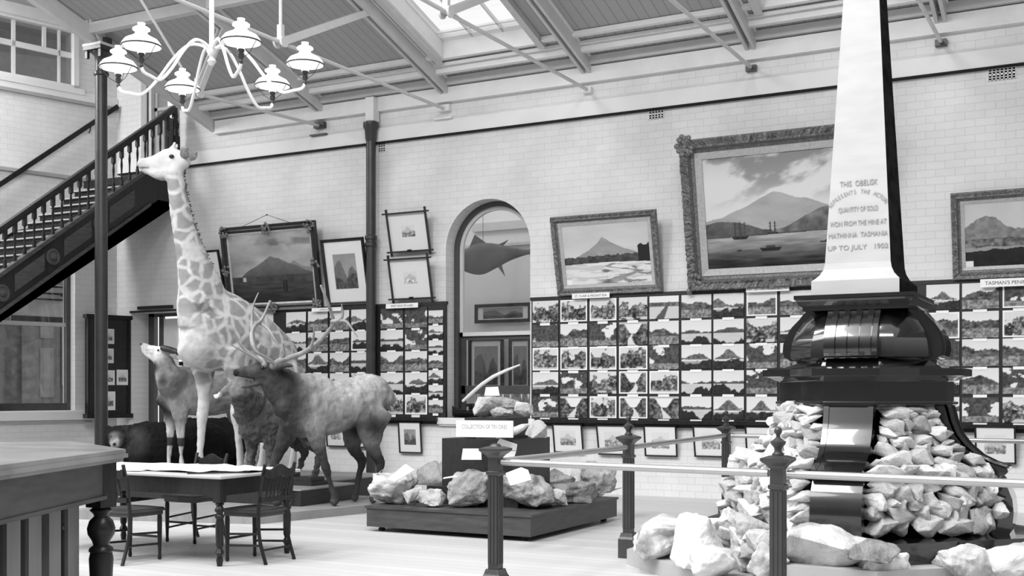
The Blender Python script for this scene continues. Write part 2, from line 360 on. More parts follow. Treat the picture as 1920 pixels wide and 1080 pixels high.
# things seen through the left window: a panelled door and clubs hung on a pale board
def elw(px, py, off): p = onE(px, py, off); q = p-CORN-EN*off; return q.dot(ED), p.z
OF = -2.0
xa = elw(0, 600, OF)[0]; xb = elw(175, 600, OF)[0]
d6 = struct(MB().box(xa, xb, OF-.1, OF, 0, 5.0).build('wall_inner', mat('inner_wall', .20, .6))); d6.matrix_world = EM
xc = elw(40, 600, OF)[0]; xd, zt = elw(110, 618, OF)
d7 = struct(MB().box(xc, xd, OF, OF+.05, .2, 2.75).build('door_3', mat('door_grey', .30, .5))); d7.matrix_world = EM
mb = MB()
for (pa, pb, ya, yb) in ((73, 98, 612, 635), (73, 98, 652, 745)):
    x_, z_ = elw(pa, ya, OF); x2, z2 = elw(pb, yb, OF); mb.box(x_, x2, OF+.05, OF+.07, z2, z_)
mb.build('door_panel', mat('panel_grey', .42, .5), d7)
x_, z_ = elw(115.5, 610, OF); x2, z2 = elw(118.5, 722, OF); MB().box(x_, x2, OF+.0, OF+.03, z2, z_).build('door_edge', white, d7)
OB = -1.2
bd = empty('club_board', 'pale board with hanging clubs seen through the left arched window', 'board', CORN); bd.matrix_world = EM
x_, z_ = elw(20, 528, OB); x2, z2 = elw(131, 596, OB); MB().box(x_, x2, OB-.05, OB, z2, z_).build('panel', mat('board_pale', .62, .6), bd)
MB().box(x_, x2, OB-.05, OB+.02, z2-.12, z2).build('rail', wb, bd)
for i, (py, k) in enumerate(((540, 'ball'), (553, 'point'), (564, 'plain'))):
    c = empty('wooden_club', ['dark club with a round head, top one on the board behind the left window', 'dark club with a pointed head, second one on the board behind the left window', 'plain dark shaft, lowest one on the board behind the left window'][i], 'club', CORN, group='clubs behind the left window')
    c.matrix_world = EM; xs_, zs = elw(123, py, OB+.06); x0_ = elw(20, py, OB+.06)[0]; Y_ = OB+.06
    MB().tube([(x0_, Y_, zs), (xs_, Y_, zs+.01)], .018, 8).build('shaft', wood, c)
    if k == 'ball': MB().ball((xs_, Y_, zs+.01), (.06, .04, .05)).build('head', wood, c, True)
    if k == 'point': MB().tube([(xs_-.1, Y_, zs), (xs_-.03, Y_, zs), (xs_+.1, Y_, zs)], [.02, .055, .005], 10).build('head', wood, c, True)
# upper window
mb = MB(); u0, u1, ub, ut = -2.4, ux1, 6.95, 8.02
mb.box(u0, u1, -.18, .03, ub-.0, ub+.05).box(u1-.09, u1, -.18, .03, ub, ut).box(u0, u0+.09, -.18, .03, ub, ut).box(u0, u1, -.18, .03, ut-.06, ut).box(u0-.1, u1+.1, 0, .05, ub-.1, ub)
w6 = struct(mb.build('window_6', white)); w6.matrix_world = EM
MB().box(u0+.08, u1-.08, -.12, -.06, 7.50, 7.60).box(u0+.5, u0+.56, -.12, -.06, ub, ut).box(u1-.34, u1-.30, -.12, -.06, ub, ut).box(u1-.62, u1-.56, -.12, -.06, 7.6, ut).build('sash', white, w6)
MB().box(u0+.08, u1-.08, -.095, -.09, ub+.04, ut-.05).build('pane', glass, w6)
o = struct(MB().box(-4, 1, -1.6, -1.5, 6, 9).build('wall_outer', mat('outer_wall', .6, .6))); o.matrix_world = EM
# wall plaster reveal, vent
def vent(name, label, x, z, nx, nz_, gx):
    v = empty(name, label, 'vent', (x, D, z)); MB().box(-.001, nx*gx, -.004, .02, 0, nz_*.075).build('backing', blackm, v)
    mb = MB()
    for i in range(nz_):
        for j in range(nx+1): mb.box(j*gx-.006, j*gx+.006, -.012, .01, i*.075, (i+1)*.075)
        mb.box(0, nx*gx, -.012, .01, i*.075, i*.075+.01); mb.box(0, nx*gx, -.012, .01, i*.075+.034, i*.075+.042)
        mb.box(0, nx*gx, -.012, .01, i*.075+.065, i*.075+.075)
    mb.build('grille', white, v); return v
p = onY(1217, 225); vent('air_vent', 'small white pierced air brick high on the wall above the mountain painting', p.x, p.z, 5, 2, .045)
p = onY(1853, 153); vent('air_vent', 'white pierced air brick at the far right of the upper wall', p.x, p.z, 7, 2, .045)
p = onY(710, 286); vent('air_vent', 'small white pierced air brick beside the dark wall pipe', p.x, p.z, 3, 2, .045)

# ---------------------------------------------------------------- staircase
st = empty('staircase', 'dark wooden staircase with turned balusters climbing to the upper door', 'staircase', (-14.8, 12.2, 0))
sx0 = -14.8
def zs_top(Y): return 3.66+.70*(Y-12.2)     # top edge of string
def zs_bot(Y): return 3.08+.68*(Y-12.2)
YB, YT = 7.4, 14.55
L = lambda x, y, z: (x-sx0, y-12.2, z)
def stp(mb, pts, x0, x1): mb.prism([(a-12.2, b) for a, b in pts], x0-sx0, x1-sx0, 'x')
mb = MB(); stp(mb, [(YB, max(0, zs_bot(YB))), (YB, zs_top(YB)), (YT, zs_top(YT)), (D-.1, zs_top(YT)), (D-.1, zs_bot(YT+.2)), (YT+.2, zs_bot(YT+.2))], sx0-.06, sx0)
mb.build('string', wood, st)
mb = MB(); stp(mb, [(YB, zs_top(YB)-.02), (YB, zs_top(YB)+.05), (YT, zs_top(YT)+.05), (YT, zs_top(YT)-.02)], sx0-.08, sx0+.04)
stp(mb, [(YB, zs_bot(YB)), (YB, zs_bot(YB)+.06), (YT, zs_bot(YT)+.06), (YT, zs_bot(YT))], sx0-.08, sx0+.035); mb.build('string_moulding', woodm, st)
mb = MB(); stp(mb, [(YB, max(.01, zs_bot(YB)+.02)), (YB, zs_bot(YB)+.06), (YT+.2, zs_bot(YT+.2)+.06), (D-.1, zs_bot(YT+.2)+.06), (D-.1, zs_bot(YT+.2)+.02), (YT+.2, zs_bot(YT+.2)+.02)], -16.35, sx0-.06)
mb.build('soffit', blackm, st)
for k in range(8):
    ya = 7.9+k*.92; mb = MB(); a, b = ya+.24, ya+.78
    if b > 14.5: break
    q = lambda y, f: (y, zs_bot(y)+(zs_top(y)-zs_bot(y))*f)
    stp(mb, [q(a, .3), q(a, .75), q(b, .75), q(b, .3)], sx0, sx0+.012); mb.build('string_panel', woodm, st)
    c = L(sx0+.0, ya+.02, (zs_bot(ya+.02)+zs_top(ya+.02))/2)
    Mx = Matrix.Translation(c) @ Matrix.Rotation(PI/2, 4, 'Y')
    MB().lathe([(.13, 0), (.13, .02), (.10, .03), (.09, .015), (.06, .015), (.05, .04), (.0, .055)], seg=20, M=Mx).build('rosette', woodm, st, True)
RUN = .245; nst = int((YT-YB)/RUN)
for i in range(nst):
    y = YB+i*RUN; z = zs_top(y)-.10
    mb = MB(); mb.box(-1.5, -.06, y-12.2-.03, y-12.2+RUN, z-.03, z+.005); mb.build('tread', woodm, st)
    mb = MB(); mb.box(-1.5, -.06, y-12.2, y-12.2+.015, z-RUN*.7, z-.03); mb.build('riser', wood, st)
    mb = MB(); mb.box(-1.5, -.06, y-12.2-.042, y-12.2-.03, z-.018, z+.006); mb.build('nosing', grey_p, st)
MB().box(-1.55, -.06, YT-12.2-.05, D-12.21, zs_top(YT)-.2, zs_top(YT)-.08).build('landing', wood, st)
def zrail(Y): return 4.37+.725*(Y-12.2)
mb = MB(); stp(mb, [(YB, zrail(YB)-.05), (YB, zrail(YB)+.03), (D-.25, zrail(D-.25)+.03), (D-.25, zrail(D-.25)-.05)], sx0-.075, sx0+.02)
stp(mb, [(YB, zrail(YB)-.09), (YB, zrail(YB)-.05), (D-.25, zrail(D-.25)-.05), (D-.25, zrail(D-.25)-.09)], sx0-.055, sx0)
mb.build('handrail', wood, st)
y = 8.0
while y < D-.35:
    z0 = zs_top(min(y, YT))+.04; z1 = zrail(y)-.07; h = z1-z0; cx = -.03
    mb = MB(); mb.sq([(.02, 0), (.02, h*.16)], (cx, y-12.2, z0)); mb.sq([(.027, h*.74), (.027, h)], (cx, y-12.2, z0))
    mb.lathe([(.018, h*.16), (.024, h*.2), (.012, h*.24), (.014, h*.4), (.021, h*.55), (.013, h*.7), (.024, h*.72), (.02, h*.74)], (cx, y-12.2, z0), 8)
    mb.build('baluster', wood, st, True); y += .175
mb = MB(); yn = D-.22-12.2
mb.sq([(.06, 5.2), (.06, 6.0)], (-.03, yn, 0)); mb.lathe([(.06, 6.0), (.065, 6.05), (.05, 6.1), (.07, 6.16), (.075, 6.22), (.045, 6.3), (.06, 6.35), (.05, 6.42), (.045, 6.5)], (-.03, yn, 0), 16)
mb.build('newel_post', wood, st, True)
MB().box(-.045, -.015, yn-.25, yn-.06, 5.6, zrail(D-.4)-.1).build('end_board', woodm, st)
# wall handrail
hr = empty('wall_handrail', 'dark sloping handrail bracketed to the white end wall above the stairs', 'handrail', CORN); hr.matrix_world = EM
mb = MB(); mb.bar((-6.5, .09, 5.53-(6.5-1.53)*.80), (-.03, .09, 6.75), .05, .08); mb.build('rail', wood, hr)
for x in (-4.4, -2.6, -.55):
    z = 5.53+(x+1.53)*.81; mb = MB(); mb.tube([(x, 0, z-.12), (x, .05, z-.13), (x, .09, z-.04)], .012, 6); mb.build('bracket', iron, hr)
# doors
def pdoor(name, x0, x1, z0, z1, y, label=None):
    mb = MB(); t = .07
    mb.box(x0, x0+t, y, y+.15, z0, z1).box(x1-t, x1, y, y+.15, z0, z1).box(x0, x1, y, y+.15, z1-t, z1)
    return struct(mb.build(name, beam_m))
d1 = pdoor('door_1', -15.72, -15.05, 5.25, 7.25, D+.02)
mb = MB().box(-15.65, -15.12, D+.10, D+.14, 5.3, 6.15).box(-15.65, -15.58, D+.10, D+.14, 6.15, 7.2).box(-15.2, -15.12, D+.10, D+.14, 6.15, 7.2).box(-15.65, -15.12, D+.10, D+.14, 6.6, 6.66).box(-15.65, -15.12, D+.10, D+.14, 7.1, 7.2)
mb.build('door_leaf', grey_p, d1); MB().box(-15.6, -15.17, D+.118, D+.122, 6.15, 7.1).build('pane', glass, d1)
struct(MB().box(-15.85, -15.72, D-.03, D+.02, 5.25, 7.3).box(-15.05, -14.95, D-.03, D+.02, 5.25, 7.3).build('trim_32', grey_p))
# ground floor doorway: dark frame, half open pale leaf, railing outside
mb = MB(); y = D+.42
mb.box(-16.12, -15.98, y, y+.1, 0, 2.94).box(-15.86, -15.76, y, y+.06, 0, 2.9).box(-14.95, -14.85, y, y+.1, 0, 2.94).box(-16.12, -14.85, y, y+.1, 2.88, 2.94)
d2 = struct(mb.build('door_2', wb))
mb = MB(); mb.box(-15.76, -15.42, y+.02, y+.06, 0, 2.84); mb.build('door_leaf', white, d2)
mb = MB().box(-15.72, -15.46, y+.0, y+.02, 1.5, 2.6).box(-15.72, -15.46, y+.0, y+.02, .3, 1.3); mb.build('door_panel', beam_l, d2)
struct(MB().box(-16.14, -14.83, D-.03, D+.01, 2.93, 2.965).build('trim_33', wood))
o = empty('sign_strip', 'narrow dark board fixed above the doorway', 'sign', (0, 0, 0)); a = onY(261, 581); b = onY(325, 572)
MB().box(a.x, b.x, D-.05, D, a.z, b.z).build('board', wood, o)
rl = empty('porch_railing', 'dark outdoor railing seen through the doorway behind the antelope', 'railing', (-15, D+1.6, 0))
mb = MB(); mb.box(-1.5, 1.5, -.03, .03, 2.0, 2.08); mb.build('top_rail', blackm, rl)
for i in range(14): MB().box(-1.4+i*.21, -1.36+i*.21, -.02, .02, 0, 2.0).build('rail_bar', blackm, rl)
struct(MB().box(-19, -12.1, D+.5, D+4, -.1, 0).build('floor_porch', plaster))

# ---------------------------------------------------------------- iron column, wall pipe
co = empty('iron_column', 'tall dark iron column with square capital at the left carrying the roof', 'column', (-14.1, 12.85, 0))
mb = MB(); mb.lathe([(.16, 0), (.16, .1), (.12, .16), (.1, .25), (.098, 3.0), (.09, 6.45)], seg=24); mb.build('shaft', iron, co, True)
mb = MB(); mb.lathe([(.09, 6.40), (.115, 6.42), (.115, 6.46), (.09, 6.48), (.09, 6.62), (.10, 6.70), (.15, 6.76), (.15, 6.78)], seg=24)
mb.box(-.19, .19, -.19, .19, 6.78, 6.84); mb.box(-.17, -.12, -.17, -.12, 6.66, 6.78).box(.12, .17, -.17, -.12, 6.66, 6.78); mb.build('capital', iron, co, True)
MB().box(-.195, .195, -.195, .195, 6.84, 6.88).build('cap_plate', rodm, co)
for dx in (-.13, .13): MB().box(dx-.04, dx+.04, -.06, .06, 6.88, 6.98).build('clamp', iron, co)
mb = MB(); mb.bar((0, 0, 6.88), (-.05, -.9, 8.3), .06, .16).bar((.08, 0, 6.88), (.05, -.9, 8.3), .03, .16); mb.build('raking_strut', beam_m, co)
mb = MB(); mb.box(-.20, -.12, -.35, -.28, 7.25, 8.6).box(-.08, -.02, -.35, -.28, 7.25, 8.6); mb.build('hanger', rodm, co)
mb = MB(); mb.tube([(0, 0, 6.9), (-.35, -1.0, 8.2)], .016, 8); mb.build('rod', rodm, co)

pp = empty('wall_pipe', 'dark cast iron pipe with collars standing against the long wall', 'pipe', (-10.69, D-.14, 0))
mb = MB(); mb.lathe([(.078, 0), (.078, 5.72)], seg=20); mb.build('pipe_shaft', iron, pp, True)
for z in (1.55, 3.82): MB().lathe([(.078, z-.02), (.10, z), (.10, z+.05), (.085, z+.06), (.085, z+.1), (.10, z+.11), (.10, z+.16), (.078, z+.18)], seg=20).build('collar', iron, pp, True)
MB().sq([(.12, 1.30), (.12, 1.40), (.09, 1.45), (.09, 1.55)]).build('foot_block', iron, pp)
MB().lathe([(.078, 5.50), (.092, 5.55), (.10, 5.68), (.125, 5.73), (.125, 5.80), (.09, 5.82)], seg=20).build('pipe_head', iron, pp, True)
MB().box(-.07, .09, -.06, .1, 5.82, 6.2).build('bearing_block', beam_l, pp)

# ---------------------------------------------------------------- roof trusses
TX = [-14.13, -11.78, -9.36, -6.93, -4.49, -2.05, .38]
TL = ['roof truss at the edge of the ceiling, running down from the iron column', 'roof truss second from the left, ending above the dark mountain painting', 'roof truss just left of the big skylight', 'roof truss just right of the big skylight', 'roof truss ending above the large ornate painting', 'roof truss ending to the right of the obelisk', 'roof truss furthest right']
for k, X in enumerate(TX):
    t = empty('roof_truss', TL[k], 'roof truss', (X, D, 6.1), 0, 'roof trusses')
    z = lambda Y: .0+rs*(D-Y)
    mb = MB(); wd = .11 if k == 0 else .045
    for dx in ((-.05, .05) if k else (0,)):
        mb.prism([(0, 0), (0, .2), (-7.5, .2+rs*7.5), (-7.5, rs*7.5)] if k else [(0, -.05), (0, .2), (-7.5, .2+rs*7.5), (-7.5, rs*7.5-.05)], dx-wd/2, dx+wd/2, 'x')
    mb.build('rafter', beam_m, t)
    if k == 0: continue
    mb = MB(); mb.prism([(0, .2), (0, .235), (-7.5, .235+rs*7.5), (-7.5, .2+rs*7.5)], -.10, .10, 'x'); mb.build('rafter_flange', beam_l, t)
    nd = (0, -2.9, -.33) if k == 1 else (0, -4.0, -.23)
    foot = (0, -.04, -.21)
    rd = MB(); rd.tube([foot, nd], .026, 8)
    if k == 1: rd.tube([nd, (0, -4.0, .72), (0, -5.2, 1.75)], .02, 8)
    else: rd.tube([nd, (0, -7.5, -.23)], .026, 8)
    rd.build('tie_rod', rodm, t)
    stt = (0, -2.35, .82) if k == 1 else (0, -2.15, .68)
    mb = MB(); mb.bar((-.04, nd[1], nd[2]), (-.04, stt[1], stt[2]), .02, .09).bar((.04, nd[1], nd[2]), (.04, stt[1], stt[2]), .02, .09)
    mb.build('strut', rodm if k < 3 else beam_m, t)
    Mx = Matrix.Translation(nd) @ Matrix.Rotation(PI/2, 4, 'Y')
    mb = MB(); mb.lathe([(.07, -.07), (.07, -.04), (.0, -.04)], seg=14, M=Mx).lathe([(.0, .04), (.07, .04), (.07, .07), (.0, .07)], seg=14, M=Mx).box(-.035, .035, nd[1]-.03, nd[1]+.03, nd[2], nd[2]+.22)
    mb.build('joint_plate', rodm, t, True)
    if k > 1: MB().tube([(0, nd[1], nd[2]+.15), (0, nd[1], rs*4+.05)], .022, 8).build('king_rod', rodm, t)
    mb = MB(); mb.box(-.10, .10, -.09, .0, -.25, -.15).box(-.16, .16, -.12, .0, -.38, -.355) if k in (1, 2) else mb.box(-.07, .07, -.08, 0, -.26, -.18)
    mb.build('wall_bracket', beam_l if k in (2, 3) else iron, t)

# ---------------------------------------------------------------- gasolier
hub = att(397, 96, 11.1); ZR = 4.61
ch = empty('chandelier', 'white six armed hanging lamp with opal glass shades at upper left', 'chandelier', hub)
MB().tube([(0, 0, 0), (0, 0, 3.4)], .024, 10).build('stem', white, ch, True)
MB().lathe([(.02, .08), (.035, .05), (.05, 0), (.035, -.04), (.02, -.06), (.045, -.1), (.02, -.14)], seg=16).build('hub', rodm, ch, True)
lamps = [(265, 88), (222, 128), (342, 168), (511, 162), (572, 122), (452, 80)]
for px, py in lamps:
    t = (ZR-EYE)*F/(HOR-py); P = att(px, py, t)-hub; R = math.hypot(P.x, P.y); ux, uy = P.x/R, P.y/R; zr_ = P.z
    prof = [(0, 0), (.12, .06), (.26, .055), (.42, -.08), (.58, -.27), (.74, zr_-.25), (.88, zr_-.24), (.97, zr_-.22), (1.0, zr_-.17)]
    pts = []
    for i in range(len(prof)-1):
        p0, p1, p2, p3 = prof[max(i-1, 0)], prof[i], prof[i+1], prof[min(i+2, len(prof)-1)]
        for s in range(4):
            u = s/4; c = [.5*((2*p1[a])+(-p0[a]+p2[a])*u+(2*p0[a]-5*p1[a]+4*p2[a]-p3[a])*u*u+(-p0[a]+3*p1[a]-3*p2[a]+p3[a])*u**3) for a in (0, 1)]
            pts.append((ux*c[0]*R, uy*c[0]*R, c[1]))
    pts.append((ux*R, uy*R, zr_-.17))
    arm = MB().tube(pts, .0155, 8).build('arm', white, ch, True)
    c = (ux*R, uy*R, zr_)
    MB().lathe([(.012, -.19), (.02, -.17), (.012, -.15), (.026, -.13), (.028, -.10), (.018, -.09), (.03, -.075), (.03, -.06)], c, 12).build('burner', iron, ch, True)
    MB().lathe([(.036, -.06), (.042, -.0), (.036, .06), (.032, .20), (.036, .215), (.032, .215), (.028, .20)], c, 14, cap=False).build('chimney', glassw, ch, True)
    sh = MB().lathe([(.176, 0), (.172, .03), (.145, .065), (.10, .088), (.068, .105), (.052, .125), (.058, .142), (.078, .152), (.078, .165), (.06, .178), (.045, .18),
        (.04, .17), (.05, .15), (.045, .12), (.06, .098), (.095, .08), (.14, .055), (.165, .025), (.170, 0), (.176, 0)], c, 28, cap=False).build('lamp_shade', glassw, ch, True)
    MB().lathe([(.178, -.004), (.184, .002), (.184, .008), (.178, .012), (.174, .004), (.178, -.004)], c, 28, cap=False).build('shade_ring', iron, sh, True)
    mb = MB()
    for a in (0, 2.1, 4.2): mb.tube([(c[0]+.176*math.cos(a), c[1]+.176*math.sin(a), c[2]), (c[0]+.10*math.cos(a), c[1]+.1*math.sin(a), c[2]-.10), (c[0]+.02*math.cos(a), c[1]+.02*math.sin(a), c[2]-.14)], .003, 5)
    mb.build('shade_carrier', iron, ch)
# ---------------------------------------------------------------- pictures
def vnoise(x, y, seed):
    xi = np.floor(x).astype(np.int64); yi = np.floor(y).astype(np.int64); fx = x-xi; fy_ = y-yi
    fx = fx*fx*(3-2*fx); fy_ = fy_*fy_*(3-2*fy_)
    def h(a, b):
        n = (a*374761393+b*668265263+seed*1442695041) & 0xffffffff
        n = ((n ^ (n >> 13))*1274126177) & 0xffffffff
        return ((n ^ (n >> 16)) & 0xffff)/65535.0
    return (h(xi, yi)*(1-fx)+h(xi+1, yi)*fx)*(1-fy_)+(h(xi, yi+1)*(1-fx)+h(xi+1, yi+1)*fx)*fy_
def fbm(x, y, seed=1, o=5):
    r = 0; a = .5; t = 0
    for i in range(o): r = r+a*vnoise(x*2**i, y*2**i, seed+i*17); t += a; a *= .5
    return r/t
def sstep(a, b, x): t = np.clip((x-a)/(b-a), 0, 1); return t*t*(3-2*t)
def mixf(a, b, t): return a*(1-t)+b*t
def pic_mesh(w, h, nx, ny, fn, y=0.0, x0=0, z0=0):
    u, v = np.meshgrid(np.linspace(0, 1, nx+1), np.linspace(0, 1, ny+1))
    g = np.clip(fn(u, v, w/h), 0, 1)
    lin = np.where(g <= .04045, g/12.92, ((g+.055)/1.055)**2.4)
    co = np.stack([x0+u*w, np.full_like(u, y), z0+v*h], -1).reshape(-1, 3)
    i = np.arange(nx*ny); r = i//nx; c = i % nx; a = r*(nx+1)+c
    fs = np.stack([a, a+1, a+nx+2, a+nx+1], -1)
    me = bpy.data.meshes.new('picture'); me.from_pydata(co.tolist(), [], fs.tolist())
    at = me.color_attributes.new('Col', 'FLOAT_COLOR', 'POINT'); L = lin.reshape(-1)
    at.data.foreach_set('color', np.stack([L, L, L, np.ones_like(L)], -1).ravel()); me.update(); return me
def ridge(u, pts, seed, amp=.02, fr=9):
    xs = [p[0] for p in pts]; ys = [p[1] for p in pts]
    return np.interp(u, xs, ys)+amp*(fbm(u*fr, u*0+seed, seed)-.5)*2
def p_dark(u, v, a):
    g = .60+.14*(fbm(u*4, v*5, 3)-.5)*2-.16*sstep(.5, .68, fbm(u*3+v, v*7, 9))*sstep(.5, .8, v)
    m = ridge(u, [(0, .36), (.1, .38), (.25, .50), (.38, .58), (.5, .66), (.6, .635), (.72, .55), (.85, .48), (1, .40)], 5, .02)
    m2 = ridge(u, [(0, .3), (.6, .4), (.78, .57), (.9, .5), (1, .48)], 8, .02)
    g = np.where(v < m2, .50, g); g = np.where(v < m, .40-.10*sstep(.6, .3, v)+.08*(fbm(u*20, v*14, 2)-.5), g)
    g = np.where(v < .38+.02*fbm(u*9, v*0, 4), .26+.10*(fbm(u*18, v*12, 7)-.5)*2, g)
    g = np.where(v < .28, .24+.1*(fbm(u*6, v*30, 6)-.5)*2-.1*(.28-v)/.28, g)
    for x in (.64, .67): g = np.where((abs(u-x) < .012) & (v > .14) & (v < .32), .12, g)
    g = np.where((abs(u-.16) < .02) & (abs(v-.34) < .03), .7, g)
    return g
def p_peak(u, v, a):
    g = .80-.05*(fbm(u*3, v*6, 3)-.5)*2-.05*v
    m = ridge(u, [(0, .44), (.15, .46), (.3, .58), (.4, .68), (.465, .78), (.5, .75), (.6, .66), (.72, .57), (.85, .5), (1, .46)], 5, .012)
    g = np.where(v < m, .60+.12*sstep(.75, .45, v)*0-.12*(fbm(u*12, v*12, 8)-.3), g)
    f = .46+.03*(fbm(u*30, u*0, 3)-.5)*2+.03*u
    g = np.where(v < f, .26+.14*(fbm(u*26, v*18, 2)-.5)*2, g)
    g = np.where((u > .855+.02*fbm(v*16, v*0, 5)) & (v < .62+.05*(fbm(u*30, u*0, 12)-.5)*2) & (v > .34), .13, g)
    b = .335+.02*np.sin(u*3); g = np.where(v < b, .86, g)
    cx = .62+.28*np.sin((v-.02)*6.5)*.5; wd = .05+.25*(.34-v)
    rv = (abs(u-(.66-1.5*(.33-v)*(.33-v)*3-.1)) < wd*(.7+.6*fbm(u*8, v*14, 7))) & (v < b-.02)
    cxr = .42+.55*sstep(.30, .18, v)*.5-.35*sstep(.17, .0, v)+.05*np.sin(v*40); wr = .035+.34*np.clip(.24-v, 0, 1)
    m_ = (1-sstep(.75, 1.25, abs(u-cxr-.12)/wr+.5*(fbm(u*14, v*24, 7)-.5)))*(v < b-.02)
    g = g*(1-m_)+m_*(.60+.22*(fbm(u*20, v*34, 4)-.5))
    st = sstep(.56, .64, fbm(u*8+v*6, v*34, 21))*(v < b-.03)*sstep(.3, .5, u); g = g*(1-st*.6)+.30*st*.6
    g = g-.10*(v < b)*sstep(.5, .6, fbm(u*5, v*30, 33))
    g = np.where((u < .065) & (v < .075), .93, g)
    return g
def ship(g, u, v, cx, cz, s, masts, dk=.12):
    hull = (abs(u-cx) < .05*s) & (v > cz) & (v < cz+.022*s) & (abs(u-cx) < .038*s+(v-cz)*.6)
    g = np.where(hull, dk, g)
    for m in masts:
        g = np.where((abs(u-cx-m*s) < .0035) & (v > cz) & (v < cz+.14*s), dk+.1, g)
        g = np.where((abs(u-cx-m*s) < .012*s) & (abs((v-cz) % (.035*s)-.0175*s) < .003) & (v > cz+.03*s) & (v < cz+.13*s), dk+.15, g)
    return g
def p_harbour(u, v, a):
    n = fbm(u*3.2+v*2.2, v*6-u*3, 3, 6)
    g = .84-.26*sstep(.48, .66, n)*sstep(.5, .8, v)*1.0-.06*sstep(.75, 1, v)*1
    m = ridge(u, [(0, .44), (.12, .47), (.25, .53), (.36, .60), (.47, .66), (.55, .645), (.62, .60), (.70, .585), (.80, .52), (1, .45)], 5, .014)
    g = np.where(v < m, .66-.12*(fbm(u*9+v*6, v*14, 8)-.4)-.10*sstep(.62, .30, v)*abs(u-.3), g)
    m = ridge(u, [(0, .41), (.1, .425), (.2, .41), (.3, .385), (.4, .34), (.5, .31), (1, .25)], 6, .012)
    g = np.where(v < m, .34+.10*(fbm(u*22, v*18, 2)-.5)*2, g)
    m = ridge(u, [(0, .2), (.42, .29), (.55, .34), (.68, .43), (.8, .49), (.9, .52), (1, .55)], 7, .014)
    g = np.where(v < m, .40+.16*(fbm(u*18, v*16, 4)-.5)*2, g)
    sh = .275+.02*u; g = np.where(v < sh+.012, np.where(v < sh, 0, .30+.2*(fbm(u*60, v*30, 9)-.5)), g)
    wat = .60-.46*sstep(.26, .0, v)+.16*(fbm(u*7, v*46, 13)-.5)*2
    g = np.where(v < sh, wat, g)
    g = ship(g, u, v, .235, .255, 1.15, (-.03, 0, .03)); g = ship(g, u, v, .46, .285, .8, (-.02, .02))
    g = ship(g, u, v, .44, .135, 1.5, ()); g = np.where((abs(u-.44) < .03) & (v > .165) & (v < .19), .25, g)
    g = np.where((abs(u-.225) < .015) & (v > .145) & (v < .16), .2, g)
    g = np.where((v > .19) & (v < .20+.0*u) & (u > .77), .14, g); g = np.where((v > .2) & (v < .2+(u-.80)*1.1) & (u > .8) & (u < .93), .2, g)
    return g
def p_crag(u, v, a):
    g = .78-.04*v+.05*(fbm(u*4, v*4, 2)-.5)
    m = ridge(u, [(0, .62), (.06, .66), (.14, .74), (.22, .76), (.3, .80), (.4, .78), (.48, .72), (.58, .64), (.7, .56), (1, .6)], 4, .03, 16)
    g = np.where(v < m, .50+.12*(fbm(u*16, v*16, 3)-.5)*2, g)
    g = np.where(v < .44+.05*(fbm(u*10, u*0, 4)-.5), .40+.26*(fbm(u*18, v*20, 7)-.5)*2, g)
    g = np.where(v < .30+.05*(fbm(u*6, u*0, 5)-.5), .58, g)
    g = np.where(v < .26+.08*(fbm(u*7, u*0, 8)-.5), .14+.1*(fbm(u*14, v*14, 9)-.5), g)
    g = np.where((u < .11) & (v < .09), .88, g)
    return g
def sketch(seed, mx=.34, mz=.36, dk=.45, port=False):
    def f(u, v, a):
        g = np.full_like(u, .87)-.02*(fbm(u*4, v*4, seed)-.5)
        ins = (u > mx) & (u < 1-mx) & (v > mz) & (v < 1-mz*.9)
        U = (u-mx)/(1-2*mx); V = (v-mz)/(1-1.9*mz)
        if port:
            p = .62-.1*V; r1 = ridge(U, [(0, .62), (.15, .75), (.3, .80), (.45, .5), (.55, .3), (.7, .6), (.8, .68), (1, .45)], seed, .05)
            p = np.where(V < r1, .42+.1*(fbm(U*9, V*9, seed)-.5), p+.06*fbm(U*5, V*5, 3)); r2 = ridge(U, [(0, .35), (.5, .2), (.75, .42), (1, .4)], seed+3, .06)
            p = np.where(V < r2, .3+.35*(fbm(U*12, V*12, seed+1)-.5), p)
        else:
            r1 = ridge(U, [(0, .5), (.3, .62), (.45, .85), (.55, .8), (.75, .6), (1, .5)], seed, .05)
            p = np.where(V < r1, .74, .84); p = np.where(V < .45+.2*(fbm(U*8, U*0, seed)-.5), dk+.5*(fbm(U*12, V*10, seed+2)-.5)*2+.08, p)
        return np.where(ins, p, g)
    return f
